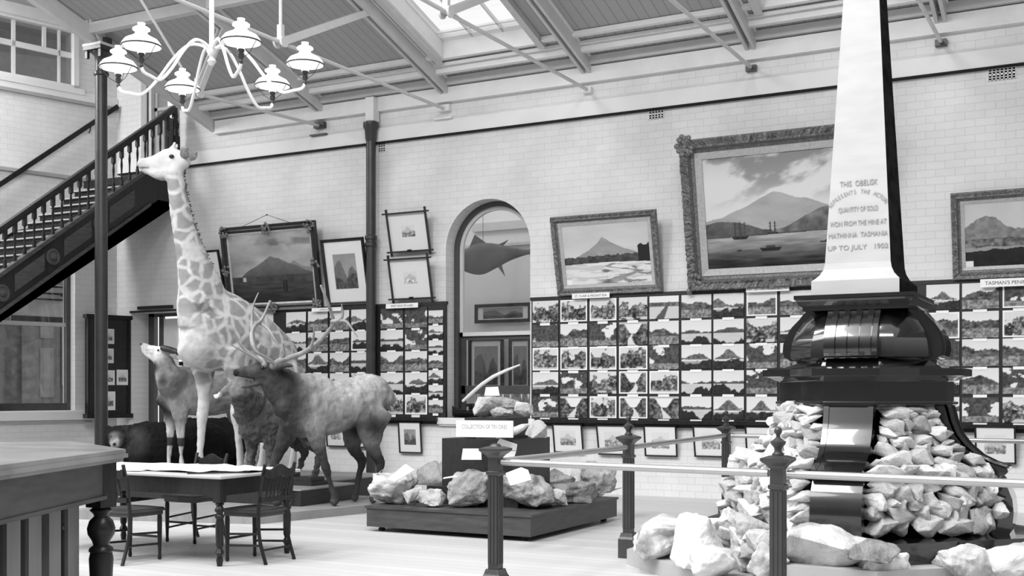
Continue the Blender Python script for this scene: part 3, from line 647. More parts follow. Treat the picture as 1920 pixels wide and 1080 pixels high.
def photo(kind, seed, border):
    def f(u, v, a):
        U, V = u, v; big = fbm(U*4*a, V*4, seed); fine = fbm(U*13*a, V*13, seed+5, 4); sky = .86-.05*V
        if kind == 'hill':
            rr = np.random.RandomState(seed); c = rr.uniform(.15, .85); m = .40+rr.uniform(.18, .38)*np.exp(-(abs(U-c)/rr.uniform(.18, .40))**rr.uniform(1.3, 2.4))+rr.uniform(.05, .2)*np.exp(-((U-1+c)/.2)**2)+.10*(fbm(U*6, U*0, seed)-.5)
            g = np.where(V < m, .42+.2*(fine-.5)*2, sky); g = np.where(V < .38+.04*big, .80-.2*(V < .30), g)
            g = np.where(V < .25+.2*(big-.5)*2+.1*U, .18+.25*(fine-.4), g)
        elif kind == 'forest':
            g = .38+.7*(fine-.5)*1.3+.7*(big-.5)+.25*(fbm(U*34*a, V*34, seed+2, 3)-.5); g = np.where(V > .72+.5*(big-.5)*2, .80, g); g = np.where((V < .14) & (big > .45), .75, g)
        elif kind == 'track':
            g = .34+.6*(fine-.5)*1.2+.5*(big-.5); g = np.where((abs(U-.5) < .08+.5*np.clip(V-.45, 0, 1)) & (V > .5), .85, g)
            g = np.where(abs(U-.5-.1*np.sin(V*5+seed)) < .28*(.45-V)+.02, .80, g); g = np.where(V > .9, .7, g)
        elif kind == 'lake':
            m = .55+.14*(fbm(U*3+seed, U*0, seed)-.5)*2; g = np.where(V < m, .34+.2*(fine-.5), sky); g = np.where(V < .42, .78-.08*fbm(U*3, V*20, seed), g)
            g = np.where(V < .2+.35*(fbm(U*3, U*0, seed+9)-.5)*2, .14+.1*fine, g)
        elif kind == 'plain':
            m = .62+.3*(fbm(U*2+seed, U*0, seed)-.5)*2; g = np.where(V < m, .34+.14*(fine-.5)*2+.22*(fbm(U*6*a, V*16, seed)-.5)*2, sky)
            g = np.where(V < .3+.1*big, .5+.6*(fine-.5), g)
        elif kind == 'jetty':
            g = np.where(V > .72, .85, .25+.5*(V < .55)); g = np.where((V > .55) & (V < .72), .4+.5*(fine-.5), g); g = np.where(abs(U-.35-.45*V) < .16-.2*V, .35, g)
        else:
            g = np.where(fbm(U*3, V*3, seed) > .40, .16+.3*fine, .84); g = np.where(V < .25, .5+.5*(fine-.5), g)
        g = (g-.5)*1.12+.48
        if border:
            bw = .05; g = np.where((U < bw) | (U > 1-bw) | (V < bw*1.2) | (V > 1-bw*1.2), .92, g)
        return g
    return f
mk_dark = blackm
def frame_mesh(w, h, prof, step=None, amp=0, seed=0, amp_range=(0, 1)):
    """prof: list of (inset from the outer edge, forward depth). outer rectangle w x h, lying in y<=0"""
    rnd = np.random.RandomState(seed); mb = MB(); n = len(prof)
    corners = [(0, 0, 1, 0), (w, 0, 0, 1), (w, h, -1, 0), (0, h, 0, -1)]
    ins = [(1, 1), (-1, 1), (-1, -1), (1, -1)]
    for s in range(4):
        a = corners[s]; b = corners[(s+1) % 4]; ia = ins[s]; ib = ins[(s+1) % 4]
        ln = math.hypot(b[0]-a[0], b[1]-a[1]); k = max(1, int(ln/step)) if step else 1; rings = []
        for i in range(k+1):
            t = i/k; r = []
            for j, (d, y) in enumerate(prof):
                pa = (a[0]+ia[0]*d, a[1]+ia[1]*d); pb = (b[0]+ib[0]*d, b[1]+ib[1]*d)
                q = amp*rnd.rand() if (amp and 0 < i < k and amp_range[0] <= j/(n-1) <= amp_range[1]) else 0
                r.append((pa[0]*(1-t)+pb[0]*t, -y-q, pa[1]*(1-t)+pb[1]*t))
            rings.append(r)
        mb.loft(rings, cap=False, closed=False)
    return mb
def hang(bl, br, tl, off=.03):
    B = onY(bl[0], bl[1], D-off); R = onY(br[0], br[1], D-off); T = onX(tl[0], tl[1], B.x)
    dy = B.y-T.y; dz = T.z-B.z; tilt = min(max(math.atan2(dy, dz), .0), .24)
    return B, R.x-B.x, math.hypot(dy, dz), tilt
gold = mat('gilt_frame', .17, .42, noise_amt=.10, scale=45, bump=.6, bscale=60, metal=.3)
gold2 = mat('gilt_frame_inner', .42, .4, noise_amt=.08, scale=30)
darkfr = mat('dark_frame', .016, .4, noise_amt=.006, scale=20)
def painting(name, label, bl, br, tl, fw, fn, res, group=None, fmat=darkfr, inner=None, ornate=None, omat=None, depth=.07, mount=0):
    B, w, h, ti = hang(bl, br, tl)
    o = empty(name, label, 'painting' if res > 60 else 'picture', B, group=group, rot=(ti, 0, 0))
    prof = [(0, 0), (0, depth*.8), (fw*.12, depth), (fw*.45, depth*.75), (fw*.6, depth*.9), (fw*.75, depth*.5), (fw, depth*.3)]
    frame_mesh(w, h, prof, .03 if ornate else None, ornate or 0, 3, (.1, .7)).build('frame', fmat, o)
    if inner: frame_mesh_in = frame_mesh(w-2*fw, h-2*fw, [(-.005, depth*.35), (0, depth*.45), (inner, depth*.25), (inner, .0)]); f2 = frame_mesh_in.build('slip', gold2, o); f2.location = (fw, 0, fw); m = fw+inner
    else: m = fw
    me = pic_mesh(w-2*m, h-2*m, int(res), max(8, int(res*(h-2*m)/(w-2*m))), fn, -.012, m, m)
    link('canvas' if res > 60 else 'print', me, oilm if res > 60 else printm, o)
    MB().box(0.01, w-.01, -.006, .02, .01, h-.01).build('backboard', blackm, o)
    if omat:
        rnd = random.Random(5); k = .075 if w < 2 else .14
        for cx, cz, sc in omat:
            mb = MB()
            for i in range(16):
                a = rnd.random()*2*PI; r = k*sc*rnd.random()**.6
                mb.ball((cx*w+r*math.cos(a), -depth*.9-.02*rnd.random(), cz*h+r*math.sin(a)), (k*.26*sc, .02, k*.26*sc), 8, 5)
            mb.build('corner_ornament', gold if w > 2 else woodm, o, True)
    return o, w, h
CORNERS = [(.04, .05, 1), (.96, .05, 1), (.96, .95, 1), (.04, .95, 1)]
o, w_, h_ = painting('framed_painting', 'dark framed painting of a dark mountain above fields, hung by wire', (431, 586), (607, 572), (415, 428), .115, p_dark, 150, fmat=darkfr, inner=.03, omat=[(.05, .06, .7), (.95, .06, .7), (.95, .94, .7), (.05, .94, .7), (.5, .95, .7), (.97, .5, .7), (.03, .5, .7), (.5, .04, .7)])
mb = MB(); n = (w_*.48, .06, h_+.16)
mb.tube([(w_*.2, .0, h_-.02), n, (w_*.76, .0, h_-.02)], .005, 5).ball(n, .014, 8, 5); mb.build('hanging_wire', iron, o)
painting('framed_print', 'tall dark framed print of craggy peaks with wide white mount', (617, 573), (696, 568), (602, 450), .05, sketch(3, .2, .22, port=True), 58, depth=.05)
painting('framed_print', 'small dark framed picture on the wall behind the giraffe neck', (385, 560), (425, 556), (368, 471), .04, sketch(6, .3, .3), 30, depth=.04)
painting('framed_painting', 'painting of a pale pointed peak above forest and sandy river bed', (1049, 554), (1244, 544), (1031, 408), .10, p_peak, 230, fmat=gold, inner=.05, ornate=.02)
painting('framed_painting', 'very large ornate gilt framed painting of ships in a mountain harbour', (1296, 544), (1650, 522), (1277, 264), .19, p_harbour, 260, fmat=gold, inner=.09, ornate=.045, omat=[(.035, .04, 1), (.965, .04, 1), (.965, .96, 1), (.035, .96, 1)], depth=.12)
painting('framed_painting', 'painting of a craggy ridge above dark water at the far right', (1788, 524), (1970, 514), (1771, 404), .11, p_crag, 130, fmat=gold, inner=.04, ornate=.02)
# rustic frames with crossed sticks
for i, (bl, br, tl, lb) in enumerate([((735, 473), (807, 468), (723, 402), 'rustic crossed stick frame with a small mountain sketch, the upper one beside the pipe'), ((738, 561), (811, 556), (729, 487), 'rustic crossed stick frame with a faint pale sketch, the lower one beside the pipe')]):
    B, w, h, ti = hang(bl, br, tl, .06); o = empty('stick_frame_picture', lb, 'picture', B, group=None, rot=(ti, 0, 0))
    for (x, z, dx, dz) in ((0, 0, 1, 0), (0, h, 1, 0), (0, 0, 0, 1), (w, 0, 0, 1)):
        e = .07; a = (x-dx*e, -.03 if dx else -.015, z-dz*e); b = (x+dx*(w+e), a[1], z+dz*(h+e)); MB().bar(a, b, .024, .036, (0, 1, 0)).build('stick', darkfr, o)
    link('print', pic_mesh(w, h, 50, 50, sketch(9+i, .32, .36, .45 if i == 0 else .68), -.005), printm, o)
    MB().box(.0, w, -.002, .01, 0, h).build('backboard', blackm, o); MB().box(w*.45, w*.55, -.055, -.04, -.005, .03).build('name_plate', blackm, o)
# small framed prints below the ledges
low = [((750, 849), (792, 848), (747, 790), 'small black framed print of tall trees below the left display board', True),
       ((1040, 848), (1095, 848), (1036, 794), 'black framed print under the middle ledge, first from the left', False),
       ((1123, 852), (1182, 852), (1118, 796), 'black framed print under the middle ledge, second from the left', False),
       ((1210, 855), (1271, 856), (1207, 797), 'black framed print under the middle ledge, third from the left', False),
       ((1303, 856), (1367, 857), (1299, 798), 'black framed print under the middle ledge, fourth from the left, behind the fence post', False),
       ((1400, 858), (1468, 859), (1397, 798), 'black framed print under the middle ledge, partly behind the rock pile', False),
       ((1829, 868), (1906, 868), (1826, 801), 'black framed print on the wall to the right of the obelisk base', False),
       ((404, 829), (441, 830), (402, 784), 'small framed print between the legs of the giraffe', False),
       ((563, 835), (596, 836), (560, 787), 'small framed print behind the legs of the brown calf', False),
       ((614, 837), (649, 838), (611, 787), 'small framed print just left of the elk belly', False),
       ((657, 839), (693, 840), (654, 788), 'small framed print seen under the elk belly', False)]
for i, (bl, br, tl, lb, pt) in enumerate(low):
    painting('framed_print', lb, bl, br, tl, .022, sketch(30+i, .22, .24, .5, pt), 36, depth=.03, group='framed prints under the ledges')
# display boards
PZ = D-.058
def board(name, label, x0, x1, z0, z1):
    b = empty(name, label, 'display board', (x0, D, z0)); MB().box(0, x1-x0, -.05, 0, 0, z1-z0).build('panel', darkfr, b)
    MB().box(-.02, x1-x0+.02, -.055, 0, z1-z0-.03, z1-z0+.02).build('top_rail', darkfr, b); return b
xm0 = onY(996, 600, PZ).x; xl0 = onY(512, 600, PZ).x; xl1 = onY(835, 600, PZ).x
ztop = onY(1260, 549, PZ).z; zb = 1.06
b = board('display_board', 'long dark display board of landscape photographs right of the arched window', xm0, 1.6, zb, ztop)
b = board('display_board', 'dark display board of landscape photographs behind the elk', xl0, xl1, zb-.02, ztop-.0)
def ledge(label, x0, x1, z): 
    l = empty('wall_ledge', label, 'shelf', (x0, D, z)); MB().box(0, x1-x0, -.13, 0, -.05, .0).build('shelf_board', wood, l); MB().box(0.02, x1-x0-.02, -.06, 0, -.10, -.05).build('cornice', wood, l)
zl = onY(1260, 789, D-.13).z
ledge('dark narrow ledge under the long display board', onY(1012, 790, D-.13).x, 1.6, zl)
ledge('dark narrow ledge under the display board behind the elk', xl0, onY(817, 786, D-.13).x, zl)
rows_px = [(562, 603), (607, 649), (651, 694), (697, 738), (743, 783)]
ZR5 = [(onY(1076, a, PZ).z, onY(1076, b, PZ).z) for a, b in rows_px]
ORD = ['first', 'second', 'third', 'fourth', 'fifth', 'sixth', 'seventh', 'eighth', 'ninth']; ROW = ['top', 'second', 'third', 'fourth', 'bottom']
NM = {'hill': 'mountain', 'forest': 'dense bush', 'track': 'forest track', 'lake': 'lake shore', 'plain': 'open country', 'jetty': 'long jetty', 'tree': 'dark tree'}
grid = ['forest forest* forest* forest jetty plain hill plain* plain', 'tree plain tree track plain lake lake forest hill',
        'forest* forest* forest* forest* tree hill hill tree plain', 'hill tree forest track* forest* lake lake tree hill', 'tree track forest* track* track lake hill hill plain']
capm = white
def add_photo(x0, x1, z0, z1, kind, seed, bd, label, group, cap=True, nx=34):
    w, h = x1-x0, z1-z0
    o = empty('photograph', label, 'photograph', (x0, PZ, z0), group=group)
    link('print', pic_mesh(w, h, nx, int(nx*.8), photo(kind, seed, bd), -.006), printm, o)
    MB().box(0, w, -.005, 0, 0, h).build('mount', paper if bd else blackm, o)
    if cap: MB().box(w*.3, w*.68, -.012, -.006, -.045, -.008).build('caption_card', capm, o)
cols = [(999, 1047), (1051, 1101), (1106, 1156), (1161, 1214), (1218, 1273), (1278, 1334), (1338, 1395), (1400, 1457), (1463, 1527)]
for r in range(5):
    ks = grid[r].split()
    for c in range(9):
        k = ks[c]; bd = k.endswith('*'); k = k.rstrip('*'); x0, x1 = [onY(p, 600, PZ).x for p in cols[c]]
        add_photo(x0, x1, ZR5[r][1], ZR5[r][0], k, 100+r*20+c, bd, '%s%s photograph, %s from left, %s row of the long board' % ('white bordered ' if bd else '', NM[k], ORD[c], ROW[r]), 'photographs on the long board')
cols = [(1737, 1799, 1), (1804, 1873, 2), (1880, 1946, 3)]; g2 = ['hill plain tree*', 'plain* plain forest*', 'tree plain plain', 'hill plain tree', 'lake tree forest']
for r in range(5):
    for c, (a, b_, q) in enumerate(cols):
        k = g2[r].split()[c]; bd = k.endswith('*'); k = k.rstrip('*'); x0, x1 = onY(a, 600, PZ).x, onY(b_, 600, PZ).x
        add_photo(x0, x1, ZR5[r][1], ZR5[r][0], k, 300+r*20+c, bd, '%s photograph in the %s row, %s column to the right of the obelisk' % (NM[k], ROW[r], ORD[c]), 'photographs on the long board')
cols = [(537, 574), (578, 615), (619, 655), (659, 697), (714, 756), (760, 801)]; lr_ = [(576, 614), (617.5, 655), (658.5, 695.5), (698.5, 736), (740, 777)]
g3 = ['hill plain plain hill tree tree', 'lake plain plain lake* lake tree', 'plain hill plain lake plain plain', 'hill plain hill forest lake hill', 'plain lake plain hill forest forest*']
ZL = [(onY(780, a, PZ).z, onY(780, b, PZ).z) for a, b in lr_]
for r in range(5):
    for c, (a, b_) in enumerate(cols):
        k = g3[r].split()[c]; bd = k.endswith('*'); k = k.rstrip('*'); x0, x1 = onY(a, 600, PZ).x, onY(b_, 600, PZ).x
        add_photo(x0, x1, ZL[r][1], ZL[r][0], k, 500+r*20+c, bd, '%s photograph, %s from left, %s row behind the elk' % (NM[k], ORD[c], ROW[r]), 'photographs on the board behind the elk', nx=26)
x0, x1 = onY(804, 600, PZ).x, onY(831, 600, PZ).x
for r in range(7):
    za = onY(817, 582+r*28, PZ).z; zb_ = onY(817, 606+r*28, PZ).z
    add_photo(x0, x1, zb_, za, ['plain', 'hill', 'lake'][r % 3], 700+r, False, 'small narrow photograph, %s from the top beside the arched window' % ORD[r], 'small photographs beside the arched window', nx=20)

# text helper: one flat mesh of letters
def text_mesh(s, size, ext=.0015, align='CENTER', spacing=1.0):
    cu = bpy.data.curves.new('t', 'FONT'); cu.body = s; cu.size = size; cu.extrude = ext; cu.align_x = align; cu.space_character = spacing
    o = bpy.data.objects.new('t', cu); C.objects.link(o); bpy.context.view_layer.update()
    me = bpy.data.meshes.new_from_object(o.evaluated_get(bpy.context.evaluated_depsgraph_get())); bpy.data.objects.remove(o); bpy.data.curves.remove(cu); return me
ink = mat('ink', .05, .6, noise_amt=.01)
def title(name, label, pa, pb, hgt, s):
    A = onY(pa[0], pa[1], D-.12); B = onY(pb[0], pb[1], D-.12); o = empty(name, label, 'label', A)
    w = B.x-A.x; MB().box(0, w, -.008, .0, -hgt, 0).build('card', paper, o)
    me = text_mesh(s, hgt*.62, .0005); x = max(v.co.x for v in me.vertices)-min(v.co.x for v in me.vertices); sc = min(1, w*.86/x)
    for v in me.vertices: v.co.x *= sc
    t = link('lettering', me, ink, o); t.location = (w/2, -.0095, -hgt*.72); t.rotation_euler = (PI/2, 0, 0)
title('title_card', 'white title card below the painting of the pointed peak', (1073, 551), (1143, 547), .075, 'ST. CLAIR & MOUNT IDA')
title('title_card', 'white title card below the large harbour painting', (1399, 538), (1480, 533), .075, 'RIV. DERWENT - MOUNT NELSON')
title('title_card', 'long white title card at the far right above the photographs', (1838, 524), (1960, 517), .10, "TASMAN'S PENINSULA")
title('title_card', 'white title card below the lower stick frame', (724, 570), (784, 566), .075, 'WEST END OF LAKE')
title('title_card', 'white title card on the board above the antlers', (585, 578), (640, 574), .06, 'GORDON RIVER')
# cabinet of prints standing against the end wall corner
pc = empty('print_cabinet', 'dark wall cabinet of small mounted prints beside the left window', 'cabinet', CORN); pc.matrix_world = EM
def el(px, py, off): p = onE(px, py, off); q = p-CORN-EN*off; return q.dot(ED), p.z
ca, cz1 = el(163, 594, .32); cb, cz0 = el(243, 775, .32)
MB().box(ca, cb, .24, .32, cz0, cz1).build('back_panel', darkfr, pc)
MB().box(ca-.03, cb+.03, .22, .38, cz1-.02, cz1+.05).build('cornice', wood, pc); MB().box(ca-.03, cb+.03, .22, .40, cz0-.08, cz0+.0).build('shelf', wood, pc)
MB().box(ca, ca+.04, .24, .36, cz0, cz1).build('stile', wood, pc); MB().box(cb-.04, cb, .24, .36, cz0, cz1).build('stile', wood, pc)
for i, (a, b_, c_, d_, lb) in enumerate([(191, 616, 214, 645, 'topmost mounted print in the dark cabinet'), (191, 653, 213, 681, 'second mounted print from the top in the dark cabinet'), (191, 694, 215, 722, 'third mounted print in the dark cabinet, nearest the column'),
        (219, 693, 240, 722, 'mounted sheet of text at the right in the dark cabinet'), (191, 734, 216, 769, 'lowest mounted print in the dark cabinet'), (164.5, 674, 168, 722, 'pale sheet at the left edge of the dark cabinet')]):
    xa, za = el(a, b_, .33); xb, zb_ = el(c_, d_, .33)
    o = empty('mounted_print', lb, 'print', CORN); o.matrix_world = EM
    me = pic_mesh(xb-xa, za-zb_, 30, 30, sketch(60+i, .16, .22, .35), 0, 0, 0); q = link('print', me, printm, o); q.location = (xa, .335, zb_)
    # the front of the end-wall frame is +y: turn the picture round
    for v in me.vertices: v.co.x = (xb-xa)-v.co.x
    MB().box(xa, xb, .322, .333, zb_, za).build('mount', paper, o)
# ---------------------------------------------------------------- rocks
def rock_mesh(seed, sx=1, sy=1, sz=1, npts=18, sub=2, amp=.04, box=.6, fr=2.4):
    rnd = random.Random(seed); bm = bmesh.new()
    for i in range(npts):
        v = Vector((rnd.gauss(0, 1), rnd.gauss(0, 1), rnd.gauss(0, 1))).normalized()
        m = max(abs(v.x), abs(v.y), abs(v.z)); v = v*(1-box)+v/m*box*.82; v *= .85+.25*rnd.random()
        bm.verts.new(v)
    r = bmesh.ops.convex_hull(bm, input=bm.verts)
    bmesh.ops.delete(bm, geom=[g for g in r['geom_interior'] if isinstance(g, bmesh.types.BMVert)], context='VERTS')
    bmesh.ops.bevel(bm, geom=bm.edges[:], offset=.035, segments=1, affect='EDGES')
    bmesh.ops.triangulate(bm, faces=bm.faces[:])
    for k in range(sub): bmesh.ops.subdivide_edges(bm, edges=[e for e in bm.edges if e.calc_length() > .9/(2**k)*.45], cuts=1); bmesh.ops.triangulate(bm, faces=bm.faces[:])
    off = Vector((seed*3.1, seed*1.7, 0))
    for v in bm.verts:
        p = v.co.normalized(); d = noise.fractal(v.co*fr+off, 1.0, 2.0, 5)*amp*2; v.co += p*d
    xs = [[v.co[i] for v in bm.verts] for i in range(3)]; mn = [min(x) for x in xs]; mx = [max(x) for x in xs]; s = (sx, sy, sz)
    for v in bm.verts:
        for i in range(3): v.co[i] = ((v.co[i]-mn[i])/(mx[i]-mn[i])-(.5 if i < 2 else 0))*s[i]
    for e in bm.edges:
        if len(e.link_faces) == 2 and e.calc_face_angle(0) > math.radians(30): e.smooth = False
    me = bpy.data.meshes.new('rock'); bm.to_mesh(me); bm.free(); me.polygons.foreach_set('use_smooth', [True]*len(me.polygons)); me.update(); return me
def rockmat(name, g, dark, thr=.55, sc=3.0, bump=.5):
    m = bpy.data.materials.new(name); m.use_nodes = True; n = m.node_tree.nodes; L = m.node_tree.links; b = n['Principled BSDF']; b.inputs['Roughness'].default_value = .75
    t = n.new('ShaderNodeTexCoord'); oi = n.new('ShaderNodeObjectInfo'); ad = n.new('ShaderNodeVectorMath'); ad.operation = 'MULTIPLY_ADD'; ad.inputs[1].default_value = (9, 9, 9)
    L.new(oi.outputs['Random'], ad.inputs[0]); L.new(t.outputs['Object'], ad.inputs[2])
    nz = n.new('ShaderNodeTexNoise'); nz.inputs['Scale'].default_value = sc; nz.inputs['Detail'].default_value = 9; nz.inputs['Roughness'].default_value = .65; nz.inputs['Distortion'].default_value = .8
    L.new(ad.outputs[0], nz.inputs['Vector'])
    r = n.new('ShaderNodeValToRGB'); e = r.color_ramp.elements; e[0].position = thr-.08; e[0].color = (g, g, g, 1); e[1].position = thr+.14; e[1].color = (dark, dark, dark, 1)
    q = r.color_ramp.elements.new(.3); q.color = (min(1, g*1.1),)*3+(1,)
    L.new(nz.outputs[0], r.inputs[0])
    rr = n.new('ShaderNodeMapRange'); rr.inputs[3].default_value = .62; rr.inputs[4].default_value = 1.15; L.new(oi.outputs['Random'], rr.inputs[0])
    mx = n.new('ShaderNodeVectorMath'); mx.operation = 'MULTIPLY'; L.new(r.outputs[0], mx.inputs[0]); L.new(rr.outputs[0], mx.inputs[1]); L.new(mx.outputs[0], b.inputs['Base Color'])
    n2 = n.new('ShaderNodeTexNoise'); n2.inputs['Scale'].default_value = sc*7; n2.inputs['Detail'].default_value = 8; L.new(ad.outputs[0], n2.inputs['Vector'])
    bp = n.new('ShaderNodeBump'); bp.inputs['Strength'].default_value = bump; bp.inputs['Distance'].default_value = .03; L.new(n2.outputs[0], bp.inputs['Height']); L.new(bp.outputs[0], b.inputs['Normal']); return m
quartz = rockmat('quartz_rock', .64, .28, .60, 9)
quartz_w = rockmat('white_quartz_rock', .70, .12, .57, 2.0)
grey_r = rockmat('grey_ore_rock', .50, .20, .52, 4.0)
dark_r = rockmat('dark_ore_rock', .27, .08, .5, 6.0)
def rock_px(label, x0, x1, y0, y1, zb, m, seed, dep=.8, group=None, cat='rock', npts=18, tilt=0, fr=2.4, name='rock', back=0, tt=None, sub=3, amp=.05):
    """rock resting on height zb whose outline fills about this part of the view"""
    B = onZ((x0+x1)/2, y1, zb); t = B.dot(Vector((-sy, cy, 0)))+back
    if tt: t = tt
    dd = (x1-x0)*t/F*dep*.36; t += dd; w = (x1-x0)*t/F*1.13
    P = att((x0+x1)/2, y1, t)
    if back or tt: h = (y1-y0)*t/F
    else: P.z = zb; h = att(0, y0, t).z-zb
    me = rock_mesh(seed, w, w*dep, h*1.03, npts, sub, amp, fr=fr); me.materials.append(m)
    o = bpy.data.objects.new(name, me); C.objects.link(o); 
    o.location = (P.x, P.y, P.z-.01); o.rotation_euler = (0, tilt, YAW); tag(o, label, cat, group); return o

# ---------------------------------------------------------------- monument
OX, OY = -1.86, 9.6
ob = empty('obelisk', 'tall gilt obelisk with gold inscription on a black scrolled pedestal', 'obelisk', (OX, OY, .13))
Z = -.13
def reg(hw, c): return [(hw, -c), (hw, c), (c, hw), (-c, hw), (-hw, c), (-hw, -c), (-c, -hw), (c, -hw)]
pl = tag(MB().prism(reg(1.92, .40), 0, .13, 'z').build('low_plinth', MATS['grey_paint']), 'low pale grey plinth inside the railing under the rocks and monument', 'plinth'); pl.location = (OX, OY, 0)
MB().prism(reg(1.46, .36), 0, .12, 'z').build('step', grey_p, ob)
MB().prism(reg(1.26, .30), .12, .22, 'z').prism(reg(1.30, .31), .22, .28, 'z').build('kerb', black, ob)
core = MB(); core.loft([[(x, y, .28) for x, y in reg(.86, .1)], [(x, y, 1.24) for x, y in reg(.46, .1)]]); core.build('core', blackm, ob)
prof = [(.0, 1.26), (.64, 1.26), (.655, 1.22), (.68, 1.12), (.72, 1.02), (.78, .94), (.87, .86), (.97, .81), (1.05, .785), (1.075, .775), (1.08, .745), (1.06, .725), (1.03, .715), (1.02, .70), (1.04, .68), (1.08, .62), (1.11, .54), (1.12, .44), (1.11, .34), (1.09, .28), (0, .28)]
def fine(pr, k=3):
    out = []
    for i in range(len(pr)-1):
        for s in range(k): out.append((pr[i][0]+(pr[i+1][0]-pr[i][0])*s/k, pr[i][1]+(pr[i+1][1]-pr[i][1])*s/k))
    return out+[pr[-1]]
for a in range(4):
    R = Matrix.Rotation(a*PI/2, 4, 'Z')
    mb = MB(); mb.prism([(-r, z) for r, z in prof], -.185, .185, 'x', R)
    br = mb.build('scroll_bracket', black, ob, True, 50)
    for sgn in (-1, 1):
        pr2 = [(-r-.012, z) for r, z in prof[1:10]]+[(-r+.02, z) for r, z in prof[1:10]][::-1]
        MB().prism(pr2, sgn*.165-.02, sgn*.165+.02, 'x', R).build('raised_edge', black, br, True, 50)
# cruciform cornice
def cross(r, hw, c):
    p = []
    for k in range(4):
        a = k*PI/2; R = lambda x, y: (x*math.cos(a)-y*math.sin(a), x*math.sin(a)+y*math.cos(a))
        p += [R(r, -hw), R(r, hw), R(c, c)] if c else [R(r, -hw), R(r, hw)]
    return p
def crossl(levels):
    mb = MB(); mb.loft([[(x, y, z) for x, y in cross(r, hw, c)] for r, hw, c, z in levels]); return mb
crossl([(.66, .20, .42, 1.24), (.68, .215, .44, 1.255), (.68, .215, .44, 1.27), (.65, .195, .42, 1.28), (.65, .195, .42, 1.43), (.67, .205, .43, 1.44), (.74, .235, .47, 1.47), (.78, .25, .49, 1.475), (.78, .25, .49, 1.53)]).build('middle_cornice', black, ob)
crossl([(.62, .22, .40, 1.53), (.60, .22, .40, 1.55), (.52, .22, .38, 1.60)]).build('scroll_base', black, ob)
mb = MB(); prf = [(.36, 1.60), (.50, 1.60), (.53, 1.62), (.53, 1.66), (.52, 1.74), (.49, 1.83), (.44, 1.91), (.39, 1.96), (.36, 1.99)]
mb.loft([[(x, y, z) for x, y in reg(r, .30*r/.5)] for r, z in prf[1:]]); mb.build('cushion', black, ob, True, 40)
pu = [(0, 1.60), (.56, 1.60), (.60, 1.63), (.615, 1.68), (.61, 1.74), (.585, 1.81), (.54, 1.88), (.48, 1.94), (.44, 1.99), (.43, 2.02), (0, 2.02)]
for a in range(4):
    R = Matrix.Rotation(a*PI/2, 4, 'Z'); mb = MB(); mb.prism([(-r, z) for r, z in pu], -.20, .20, 'x', R); sc = mb.build('upper_scroll', black, ob, True, 50)
    for k in range(4):
        x = -.135+k*.09; mb = MB(); pr2 = [(-r-.022, z) for r, z in pu[2:9]]+[(-r+.01, z) for r, z in pu[2:9]][::-1]
        mb.prism(pr2, x-.022, x+.022, 'x', R); mb.build('flute', black, sc, True, 50)
mb = MB(); mb.loft([[(a*r, b*r*1.13, z) for a, b in ((-1, -1), (1, -1), (1, 1), (-1, 1))] for r, z in [(.40, 1.99), (.40, 2.02), (.42, 2.03), (.44, 2.06), (.445, 2.075), (.455, 2.08), (.455, 2.11)]]); mb.build('cap_cornice', black, ob)
# shaft (dark body) with a pale inscribed front
SH = [(.335, 2.11), (.335, 2.225), (.318, 2.24), (.285, 2.275), (.262, 2.32), (.252, 2.37), (.143, 4.42), (.075, 5.75), (0.001, 5.9)]
shaft_dark_m = mat('shaft_dark', .022, .6, spec=.0, noise_amt=.012, scale=3, stretch=(1, 1, 3))
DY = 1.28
sf = MB(); sf.loft([[(a*r, b*r*DY, z) for a, b in ((-1, -1), (1, -1), (1, 1), (-1, 1))] for r, z in SH]); sf.build('shaft', shaft_dark_m, ob)
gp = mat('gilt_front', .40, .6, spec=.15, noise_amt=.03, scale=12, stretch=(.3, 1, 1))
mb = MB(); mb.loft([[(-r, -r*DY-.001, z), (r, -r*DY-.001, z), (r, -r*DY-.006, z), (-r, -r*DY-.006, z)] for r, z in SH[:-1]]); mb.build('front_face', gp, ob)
insc = [('THIS  OBELISK', 2.98, .062, .66), ('QUANTITY OF GOLD', 2.775, .056, .66), ('WON FROM THE MINE AT', 2.665, .056, .92), ('MATHINNA  TASMANIA', 2.572, .056, .94), ('UP TO JULY   1902', 2.475, .052, .94)]
gold_ink = mat('lettering_paint', .26, .5, noise_amt=.02)
def faceY(z): r = .252+(.143-.252)*(z-2.37)/(4.42-2.37); return -r*DY-.0075, r
for s, z, sz, wf in insc:
    me = text_mesh(s, sz, .001); xs = [v.co.x for v in me.vertices]; k = 2*faceY(z)[1]*wf/(max(xs)-min(xs))
    for v in me.vertices: v.co.x *= k
    t = link('inscription', me, gold_ink, ob); t.location = (0, faceY(z)[0]-.004, z); t.rotation_euler = (PI/2-.068, 0, 0)
mbt = []; s = 'REPRESENTS THE ACTUAL'; n = len(s)
allm = bmesh.new()
for i, chs in enumerate(s):
    if chs == ' ': continue
    me = text_mesh(chs, .046, .001); a = math.radians(155-130*i/(n-1)); rx, rz = .225, .165
    x = rx*math.cos(a); z = rz*math.sin(a); tn = math.atan2(rz*math.cos(a), -rx*math.sin(a))
    ang = math.atan2(rz*math.cos(a)*-1, rx*math.sin(a)); M2 = Matrix.Translation((x, z, 0)) @ Matrix.Rotation(ang, 4, 'Z') @ Matrix.Scale(.72, 4, (1, 0, 0))
    me.transform(M2); allm.from_mesh(me); bpy.data.meshes.remove(me)
me = bpy.data.meshes.new('arc'); allm.to_mesh(me); allm.free()
t = link('inscription', me, gold_ink, ob); t.location = (0, faceY(2.755)[0]-.005, 2.755); t.rotation_euler = (PI/2-.068, 0, 0)

